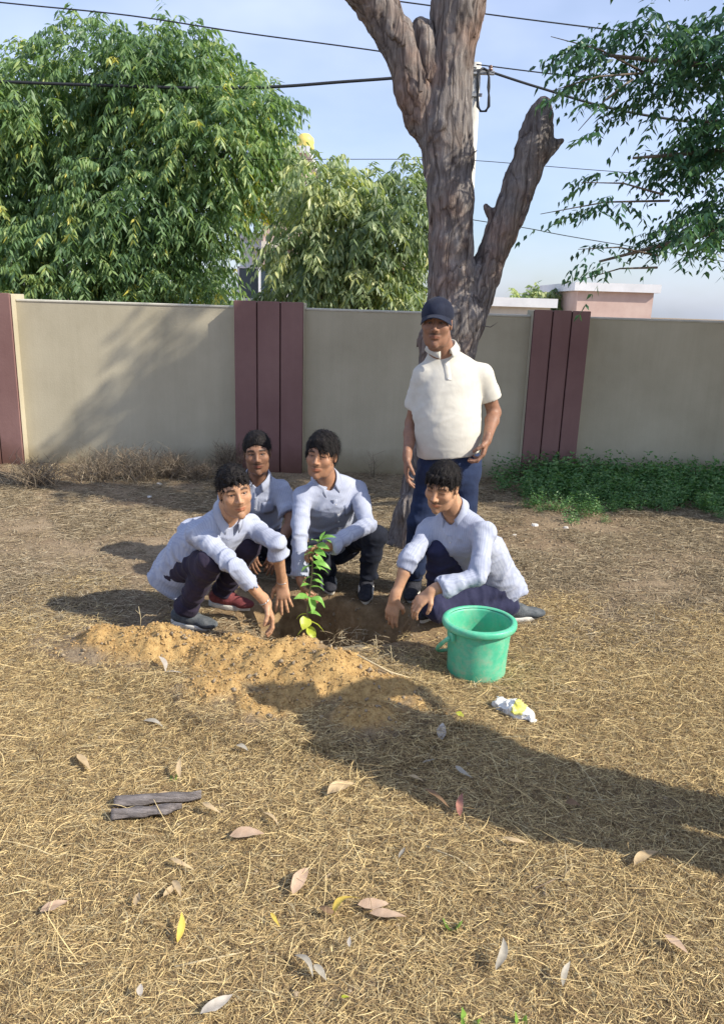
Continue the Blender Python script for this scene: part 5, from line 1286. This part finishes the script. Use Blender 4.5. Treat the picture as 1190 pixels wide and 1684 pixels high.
for bv, tu, tv, w, y, dy, bend in ((887, 535, 874, .020, 0, -.01, .05), (888, 553, 884, .030, 0, -.04, .12), (892, 511, 888, .030, 0, -.03, .12), (890, 545, 893, .030, 0, -.06, .15), (896, 542, 903, .030, 0, -.05, .12), (900, 505, 902, .030, 0, -.02, .1),
        (905, 536, 916, .032, 0, -.06, .12), (910, 499, 915, .028, 0, -.04, .12), (915, 533, 925, .030, 0, .03, .12), (922, 526, 938, .036, 0, -.05, .1), (925, 544, 937, .028, 0, -.02, .2), (930, 496, 941, .036, 0, -.05, .12), (935, 540, 943, .022, 0, .03, .15),
        (943, 530, 954, .032, 0, -.05, .12), (948, 497, 960, .030, 0, -.03, .12), (955, 533, 963, .028, 0, .0, .15), (962, 494, 965, .026, 0, -.05, .12), (966, 533, 972, .028, 0, -.05, .15), (982, 483, 985, .036, 0, -.04, .14), (980, 513, 1010, .042, 0, -.05, .12),
        (985, 534, 1000, .030, 0, -.02, .35), (1008, 528, 1014, .028, 0, -.03, .15), (1010, 487, 1019, .030, 1, .0, .15), (1014, 497, 1036, .052, 1, -.05, .12), (1022, 532, 1039, .036, 1, -.05, .12), (1030, 518, 1052, .040, 1, -.04, .1), (1034, 489, 1046, .030, 1, -.03, .15)):
    p0 = stem_at(bv); p1 = P(tu, tv, p0.y + dy)
    V, q = leaf_shape(V3(p0) - V3(sb), V3(p1) - V3(sb), w * 1.25, bend, rnd.uniform(-.7, .7), .25)
    obj('leaf', mesh_np('leaf', V, q, smooth=True, mat=M_sy if y else M_sg), sap)

# ================================================================== BUCKET
def bucket_mat():
    mt, ns, ls, b = new_mat('mint_plastic', rough=.42, spec=.45)
    tc = ns.new('ShaderNodeTexCoord'); n1 = N(ns, 'ShaderNodeTexNoise', Scale=11, Detail=7, Roughness=.7); ls.new(tc.outputs['Object'], n1.inputs['Vector'])
    r1 = ramp(ns, [(.34, (.06, .42, .25)), (.52, (.10, .49, .30)), (.72, (.24, .54, .36))]); ls.new(n1.outputs['Fac'], r1.inputs['Fac'])
    mp = N(ns, 'ShaderNodeMapping', Scale=(3, 3, 3)); ls.new(tc.outputs['Object'], mp.inputs['Vector']); n2 = N(ns, 'ShaderNodeTexNoise', Scale=9, Detail=7, Roughness=.75); ls.new(mp.outputs['Vector'], n2.inputs['Vector'])
    sx = ns.new('ShaderNodeSeparateXYZ'); ls.new(tc.outputs['Object'], sx.inputs[0])
    r3 = ramp(ns, [(0.0, (.9, .9, .9)), (.10, (.42, .42, .42)), (.27, (.16, .16, .16))]); ls.new(sx.outputs['Z'], r3.inputs['Fac'])
    r2 = ramp(ns, [(.46, (0, 0, 0)), (.74, (1, 1, 1))]); ls.new(n2.outputs['Fac'], r2.inputs['Fac'])
    mu = N(ns, 'ShaderNodeMath', operation='MULTIPLY_ADD'); ls.new(r2.outputs['Color'], mu.inputs[0]); mu.inputs[1].default_value = .4; ls.new(r3.outputs['Color'], mu.inputs[2])
    m2_ = N(ns, 'ShaderNodeMath', operation='MULTIPLY'); ls.new(mu.outputs[0], m2_.inputs[0]); ls.new(r2.outputs['Color'], m2_.inputs[1])
    mx = N(ns, 'ShaderNodeMixRGB', Color2=(.42, .38, .26, 1)); ls.new(m2_.outputs[0], mx.inputs['Fac']); ls.new(r1.outputs['Color'], mx.inputs['Color1']); ls.new(mx.outputs['Color'], b.inputs['Base Color'])
    rr = ramp(ns, [(.3, (.34, .34, .34)), (.7, (.62, .62, .62))]); ls.new(n2.outputs['Fac'], rr.inputs['Fac']); ls.new(rr.outputs['Color'], b.inputs['Roughness'])
    b.inputs['Subsurface Weight'].default_value = .15; b.inputs['Subsurface Radius'].default_value = (.01, .02, .015)
    return mt
M_bucket = bucket_mat()
bc = G(788, 1128); bc.y += .135; bc.z = gz(bc.x, bc.y) - .004
bk = empty('bucket', 'mint green plastic bucket with a rolled rim standing on the straw', 'bucket', bc)
MB().lathe([(.001, .004), (.120, .004), (.130, .0), (.136, .004), (.139, .014), (.141, .10), (.148, .20), (.152, .262), (.1525, .270), (.149, .272), (.147, .262), (.142, .20), (.135, .10), (.130, .012), (.001, .010)], 72).build('shell', M_bucket, bk, True)
MB().lathe([(.1535, .246), (.161, .243), (.172, .249), (.1755, .256), (.176, .268), (.1745, .276), (.169, .280), (.158, .2815), (.1515, .280), (.1490, .275)], 72).build('rim', M_bucket, bk, True)
ea = R(212)
for a_ in (ea, ea + math.pi):
    MB().box((math.cos(a_) * .160, math.sin(a_) * .160, .222), (.022, .030, .042), Matrix.Rotation(a_, 3, 'Z'), bev=.004).build('handle_lug', M_bucket, bk)
e_ = Vector((math.cos(ea), math.sin(ea), 0)); bd = Vector((-math.sin(ea), math.cos(ea), 0)); bd = bd if bd.y > 0 else -bd
hp = []
for i in range(33):
    t = i / 32 * math.pi; ph = ea - t; rr = .176 + .028 * math.sin(t) ** .5 * (1 - .5 * math.sin(t)); hp.append(Vector((math.cos(ph) * rr, math.sin(ph) * rr, .222 - .175 * math.sin(t) ** .9)))
MB().tube(hp, .0065, 8, flat=1.5).build('handle', M_bucket, bk, True)

# ================================================================== SCATTERED LEAVES AND LITTER
def dry_mat(name, c1, c2, vein=True):
    mt, ns, ls, b = new_mat(name, c1, .7, .25)
    tc = ns.new('ShaderNodeTexCoord'); no = N(ns, 'ShaderNodeTexNoise', Scale=22, Detail=5, Roughness=.65); ls.new(tc.outputs['Object'], no.inputs['Vector'])
    rp = ramp(ns, [(.3, c1), (.68, c2)]); ls.new(no.outputs['Fac'], rp.inputs['Fac']); ls.new(rp.outputs['Color'], b.inputs['Base Color'])
    bp = N(ns, 'ShaderNodeBump', Strength=.5, Distance=.004); ls.new(no.outputs['Fac'], bp.inputs['Height']); ls.new(bp.outputs['Normal'], b.inputs['Normal'])
    t_ = ns.new('ShaderNodeBsdfTranslucent'); ls.new(rp.outputs['Color'], t_.inputs['Color']); mx = N(ns, 'ShaderNodeMixShader', Fac=.2); ls.new(b.outputs[0], mx.inputs[1]); ls.new(t_.outputs[0], mx.inputs[2]); ls.new(mx.outputs[0], ns['Material Output'].inputs['Surface'])
    return mt
DM = dict(pink=dry_mat('pinkish_dry_leaf', (.38, .26, .18), (.58, .43, .31)), tan=dry_mat('tan_dry_leaf', (.40, .29, .16), (.60, .46, .28)), grey=dry_mat('grey_dry_leaf', (.28, .25, .20), (.48, .44, .36)), brown=dry_mat('brown_dry_leaf', (.14, .085, .05), (.30, .19, .11)),
          yellow=dry_mat('yellow_dry_leaf', (.50, .34, .06), (.72, .55, .12)), red=dry_mat('reddish_dry_leaf', (.26, .10, .08), (.42, .20, .15)), white=dry_mat('bleached_leaf', (.38, .34, .29), (.60, .55, .48)), green=green_leaf_mat('fresh_leaf', (.22, .42, .07), (.36, .56, .12)), lime=green_leaf_mat('lime_leaf', (.50, .58, .05), (.65, .70, .10)))
leaves = [  # u, v, length px, angle, width ratio, colour, curl, label
    (406, 1381, 58, 2, .30, 'pink', .06, 'flat pinkish dry leaf lying level in the left foreground below the grey bark strips'),
    (494, 1457, 52, 58, .34, 'pink', .08, 'pale pink oval dry leaf standing tilted in the middle of the foreground straw'),
    (560, 1304, 50, 22, .34, 'tan', .10, 'ragged tan dry leaf at the lower edge of the big shadow'),
    (613, 1497, 52, 3, .30, 'pink', .05, 'upper one of two overlapping pink dry leaves in the lower middle'),
    (637, 1514, 62, -6, .26, 'pink', .05, 'lower one of two overlapping pink dry leaves in the lower middle'),
    (570, 1504, 56, 32, .22, 'yellow', .30, 'curled yellow dry leaf left of the two overlapping pink leaves'),
    (541, 1508, 34, -28, .28, 'brown', .22, 'dark brown shrivelled leaf tip beside the curled yellow leaf'),
    (356, 1660, 62, 30, .26, 'white', .15, 'pale crumpled leaf near the bottom edge left of centre'),
    (278, 1470, 28, 50, .30, 'tan', .12, 'left half of a small forked pale leaf pair on the left'),
    (291, 1467, 30, -62, .28, 'tan', .12, 'right half of a small forked pale leaf pair on the left'),
    (228, 1484, 26, 70, .40, 'tan', .12, 'small pale leaf scrap at the left edge above the bottom corner'),
    (298, 1526, 60, 78, .16, 'yellow', .10, 'narrow yellow dry leaf standing upright in the lower left'),
    (298, 1270, 38, 84, .18, 'tan', .10, 'narrow tan leaf upright on the straw above the grey bark strips'),
    (272, 1321, 40, 2, .28, 'tan', .16, 'small curved tan leaf lying on the upper grey bark strip'),
    (349, 1338, 34, -30, .24, 'tan', .25, 'small curled tan leaf just right of the bark strips'),
    (726, 1212, 26, 86, .50, 'white', .06, 'small round whitish leaf at the top of the shadow'),
    (683, 1284, 28, -18, .34, 'tan', .10, 'small tan leaf inside the shadow left of centre'),
    (762, 1277, 36, -38, .18, 'grey', .14, 'slim grey leaf lying slanted in the middle of the shadow'),
    (717, 1318, 52, -36, .22, 'brown', .16, 'long brown curled leaf at the lower part of the shadow'),
    (758, 1326, 40, 82, .24, 'red', .10, 'reddish upright leaf beside the long brown leaf in the shadow'),
    (705, 1258, 24, 14, .24, 'grey', .08, 'thin grey leaf near the upper left of the shadow'),
    (822, 1572, 66, 74, .17, 'grey', .22, 'long curved grey brown leaf in the lower right'),
    (932, 1608, 48, 68, .17, 'grey', .14, 'slim grey leaf near the right edge in the lower right'),
    (527, 1608, 34, -56, .34, 'grey', .10, 'dull greenish grey leaf right of a curled one near the bottom'),
    (499, 1598, 50, -52, .16, 'grey', .22, 'curled grey leaf near the bottom left of the dull greenish one'),
    (233, 1636, 26, 84, .34, 'white', .12, 'small white leaf scrap in the bottom left corner'),
    (567, 1648, 14, 0, .5, 'lime', .05, 'tiny bright yellow green leaf near the bottom centre'),
    (755, 1188, 15, -20, .5, 'lime', .05, 'tiny lime green leaf on the sunlit straw left of the white wrapper'),
    (540, 1447, 18, 40, .26, 'tan', .1, 'tiny tan leaf chip up and right of the pale pink oval leaf'),
    (268, 1112, 26, -60, .30, 'white', .12, 'whitish bent leaf below the left end of the soil heap'),
    (285, 1124, 34, -20, .18, 'white', .12, 'narrow whitish leaf touching the bent leaf below the soil heap'),
    (252, 1198, 34, -18, .24, 'grey', .12, 'grey dry leaf on the straw far left of the soil heap'),
    (398, 1238, 22, -24, .30, 'grey', .12, 'small grey leaf below the front of the soil heap'),
    (300, 1427, 44, -24, .16, 'tan', .22, 'narrow arched tan leaf casting a dark shadow on the left'),
    (445, 1356, 34, -40, .14, 'tan', .14, 'narrow tan sliver right of the flat pinkish leaf'),
    (453, 1520, 30, -62, .2, 'yellow', .12, 'slim yellowish leaf left of the curled yellow leaf'),
    (575, 1558, 22, 86, .24, 'white', .1, 'small upright white leaf sliver in the lower middle'),
    (845, 1386, 44, -10, .14, 'tan', .2, 'thin bowed tan leaf just below the right part of the shadow'),
    (940, 1330, 26, -10, .4, 'brown', .1, 'orange brown leaf scrap at the right edge of the shadow'),
    (660, 1410, 20, 60, .3, 'grey', .1, 'tiny grey leaf in the straw below the shadow'),
    (1060, 1420, 46, 30, .3, 'tan', .1, 'tan dry leaf beyond the right edge in the foreground'), (1110, 1560, 50, -40, .3, 'pink', .1, 'pinkish dry leaf beyond the right edge near the bottom'), (90, 1500, 50, 20, .3, 'pink', .1, 'pinkish dry leaf beyond the left edge in the foreground'), (140, 1260, 36, -50, .3, 'tan', .1, 'tan dry leaf beyond the left edge level with the bark strips')]
for u, v, L, ang, wr_, c, cu, lb in leaves:
    a = R(ang); p0 = G(u - L / 2 * math.cos(a), v + L / 2 * math.sin(a), .018); p1 = G(u + L / 2 * math.cos(a), v - L / 2 * math.sin(a), .018)
    if ang > 60: p1 = p0.lerp(p1, .62); p1.z += .35 * (p1 - p0).length; L_ = (p1 - p0).length
    for p_ in (p0, p1): p_.z += gz(p_.x, p_.y) + .016
    ln = (p1 - p0).length
    if ln > .13: p1 = p0 + (p1 - p0) * (.13 / ln); ln = .13
    V, q = leaf_shape(V3(p0) - V3(p0), V3(p1) - V3(p0), px2m(L, p0) * wr_ * 1.25, cu * .55, rnd.uniform(-.35, .35), .30, 9, curl=cu * rnd.choice((-.6, .6)))
    tag(obj('dry_leaf' if c not in ('green', 'lime') else 'green_leaf', mesh_np('dry_leaf', V, q, smooth=True, mat=DM[c]), None, p0), lb, 'leaf', 'fallen leaves on the straw')
# fresh sprouts along the bottom edge
for u, v, hpx, lb in ((770, 1690, 40, 'bright green sprout at the bottom edge right of centre'), (856, 1694, 30, 'small green sprout at the bottom edge right of the larger sprout'), (286, 1288, 16, 'tiny yellow green sprout on the dark spot above the bark strips'), (742, 1530, 34, 'thin pale green seedling in the lower right straw')):
    b0 = G(u, v); b0.z = gz(b0.x, b0.y); t = empty('green_sprout', lb, 'sprout', b0, 'small green sprouts in the straw'); h = px2m(hpx, b0)
    for k in range(4):
        a = k * 1.7 + rnd.random(); tip = V3(math.cos(a) * h * .5, math.sin(a) * h * .5 - .1 * h, h * rnd.uniform(.6, 1.1)); V, q = leaf_shape(V3(0, 0, .002), tip, h * .32, -.12, 0, .3)
        obj('leaf', mesh_np('leaf', V, q, smooth=True, mat=DM['green']), t)
# bark strips
M_strip = noise_mat('grey_bark_strip', (.10, .085, .08), (.27, .24, .23), 9, bump=.8, bdist=.01, stretch=(1.2, 9, 9))
def strip(u0, u1, v0, v1, vt, name, lb, seed):
    a, b = G(u0, v0), G(u1, v1); w = px2m(vt, a) * 1.25; L = (b - a).length; d = (b - a).normalized(); s = d.cross(Vector((0, 0, 1))); n = 18; m_ = 7; V = []; gg = np.random.default_rng(seed)
    for layer in (0, 1):
        for i in range(n + 1):
            t = i / n; wt = w * (.55 + .45 * math.sin(math.pi * (.25 + .6 * t))) * (1 if t < .8 else (1 - t) / .2 * .8 + .2) + .008 * vnoise(np.array([[t * 9, seed, 0]]), 1)[0]
            for j in range(m_):
                k = j / (m_ - 1) * 2 - 1; z = .012 + .018 * (1 - k * k) + .006 * vnoise(np.array([[t * 6, k * 2, seed]]), 1)[0] - .006 * layer + .012 * t
                p = d * L * t + s * wt / 2 * k; V.append((p.x, p.y, z))
    N1 = (n + 1) * m_; q = [(i * m_ + j, i * m_ + j + 1, (i + 1) * m_ + j + 1, (i + 1) * m_ + j) for i in range(n) for j in range(m_ - 1)]
    q2 = [tuple(x + N1 for x in reversed(f_)) for f_ in q]; ring = [j for j in range(m_)] + [i * m_ + m_ - 1 for i in range(1, n + 1)] + [n * m_ + j for j in range(m_ - 2, -1, -1)] + [i * m_ for i in range(n - 1, 0, -1)]
    q3 = [(ring[(i + 1) % len(ring)], ring[i], ring[i] + N1, ring[(i + 1) % len(ring)] + N1) for i in range(len(ring))]
    tag(obj(name, mesh_np(name, np.array(V), q + q2 + q3, smooth=True, mat=M_strip), None, (a.x, a.y, gz(a.x, a.y) + .022)), lb, 'bark')
strip(190, 332, 1330, 1325, 20, 'bark_strip', 'upper grey strip of fallen bark lying at the left edge', 3); strip(185, 300, 1352, 1347, 20, 'bark_strip', 'lower shorter grey strip of fallen bark at the left edge', 4)
# sticks and stalks
M_stick = noise_mat('pale_stick', (.42, .34, .20), (.66, .56, .36), 20, bump=.3); M_stickd = noise_mat('brown_stick', (.20, .14, .09), (.36, .27, .18), 20, bump=.3)
for pts_, r_, mt_, lb in (([(586, 1118), (640, 1125), (712, 1130)], .0045, M_stick, 'long straight yellow stalk lying below the pit left of the bucket'), ([(288, 1592), (345, 1578), (402, 1566)], .0032, M_stick, 'straight pale stalk lying in the lower left straw'), ([(470, 1014), (486, 1008), (500, 1002)], .004, M_stick, 'short pale stick beside the sapling stem at the pit edge'),
        ([(622, 1312), (650, 1340), (690, 1370)], .0022, M_stick, 'thin bent stalk running down from the left corner of the shadow'), ([(700, 1392), (752, 1412), (795, 1444)], .0028, M_stick, 'yellow stalk slanting down below the shadow'), ([(880, 1462), (925, 1440), (970, 1400)], .003, M_stickd, 'long reddish brown stalk near the right edge below the shadow'),
        ([(928, 1500), (935, 1450), (985, 1395)], .0024, M_stick, 'arched straw stalk at the right edge of the foreground'), ([(568, 1420), (573, 1370), (578, 1330)], .0018, M_stick, 'fine upright stalk below the torn tan leaf'), ([(640, 1240), (660, 1270), (648, 1300)], .002, M_stickd, 'thin curved twig inside the left part of the shadow')):
    q = [G(u, v, .012) for u, v in pts_]; q = [Vector((p.x, p.y, gz(p.x, p.y) + .014)) for p in q]; b0 = q[0].copy()
    tag(MB().tube([p - b0 for p in q], [r_, r_, r_ * .6], 6).build('dry_stalk', mt_, None, True, b0), lb, 'stalk', 'loose stalks on the ground')
for u, v, hp_, lb in ((617, 1092, 46, 'thin upright pale stalk at the right lip of the pit'), (641, 1112, 44, 'second thin upright pale stalk right of the pit lip'), (905, 1150, 40, 'short dry tuft stalk right of the bucket'), (925, 1450, 60, 'upright dry grass stalk at the right edge'), (232, 1060, 40, 'dry stalk at the left end of the soil heap')):
    b0 = G(u, v); b0.z = gz(b0.x, b0.y); h = px2m(hp_, b0)
    m_ = MB(); m_.tube([(0, 0, 0), (.006, 0, h * .5), (-.004, .005, h)], [.0022, .0018, .0012], 5); m_.tube([(.005, 0, h * .45), (.025, .0, h * .62)], [.0014, .0007], 4); m_.tube([(0, 0, h * .7), (-.02, .0, h * .86)], [.0012, .0006], 4)
    tag(m_.build('grass_stalk', M_stick, None, True, b0), lb, 'stalk', 'upright dry stems')
# crumpled wrapper
f = Field(); wa_, wb_ = G(826, 1172), G(868, 1188); wc = (wa_ + wb_) / 2; wc.z = gz(wc.x, wc.y)
d_ = unit(V3(wb_ - wa_)); L_ = .135
f.cone(-d_ * L_ * .42 + V3(0, 0, .032), V3(0, 0, .036), .022, .032, .02); f.cone(V3(0, 0, .034), d_ * L_ * .40 + V3(0, 0, .026), .031, .022, .02); f.cone(d_ * L_ * .40 + V3(0, 0, .02), d_ * L_ * .56 + V3(0, -.004, .012), .018, .008, .01)
f.cone(-d_ * L_ * .42 + V3(0, 0, .032), -d_ * L_ * .60 + V3(0, 0, .036), .014, .022, .01)
f.disp = lambda p: -.012 * (1 - 2.6 * np.abs(fbm(p, 34, 5, 2))) + .004 * vnoise(p, 90, 8)
v, q = f.mesh(.0032)
wrp = obj('wrapper', mesh_np('wrapper', v, q, mat=noise_mat('white_film', (.62, .62, .58), (.84, .84, .80), 14, bump=.3, rough=.4)), None, wc); tag(wrp, 'crumpled white plastic wrapper with a yellow patch on the straw below the bucket', 'wrapper')
rel = v - (d_ * L_ * .12 + V3(0, -.006, .045)); kk = (np.abs(rel @ d_) < .024) & (v[:, 2] > .036); fk = kk[q].all(1)
ids, inv = np.unique(q[fk], return_inverse=True); nn = unitv(v[ids] - V3(0, 0, .02))
obj('yellow_patch', mesh_np('yellow_patch', v[ids] + nn * .0012, inv.reshape(-1, 4), mat=noise_mat('yellow_print', (.60, .58, .12), (.80, .76, .25), 20, bump=0, rough=.4)), wrp)
# pale scraps on the far ground
M_scrap = noise_mat('pale_scrap', (.50, .48, .44), (.75, .72, .68), 12, bump=.3)
for u, v, w_, lb in ((262, 797, 11, 'pale paper scrap near the wall on the left'), (246, 819, 10, 'flat pale scrap below the other scrap on the left'), (262, 946, 12, 'pale stone on the bare ground left of the squatting man in front'), (878, 865, 14, 'white flat scrap on the bare ground at the right'), (930, 868, 10, 'second white scrap on the bare ground at the far right'), (845, 882, 8, 'small pale scrap left of the white flat one'), (968, 1112, 14, 'pinkish pale scrap at the right edge level with the bucket')):
    p = G(u, v); w2 = px2m(w_, p) / 2; g_ = np.random.default_rng(u); V = []
    for z in (0, .012):
        for k in range(8): a = k / 8 * 6.283; rr = w2 * g_.uniform(.7, 1.15) * (1 if z == 0 else .8); V.append((rr * math.cos(a), rr * .7 * math.sin(a), z + (.004 * g_.random() if z else 0)))
    tag(MB().add(V, [tuple(range(7, -1, -1)), tuple(range(8, 16))] + [(k, (k + 1) % 8, 8 + (k + 1) % 8, 8 + k) for k in range(8)]).build('litter_scrap', M_scrap, None, False, (p.x, p.y, gz(p.x, p.y))), lb, 'scrap', 'pale scraps on the ground')
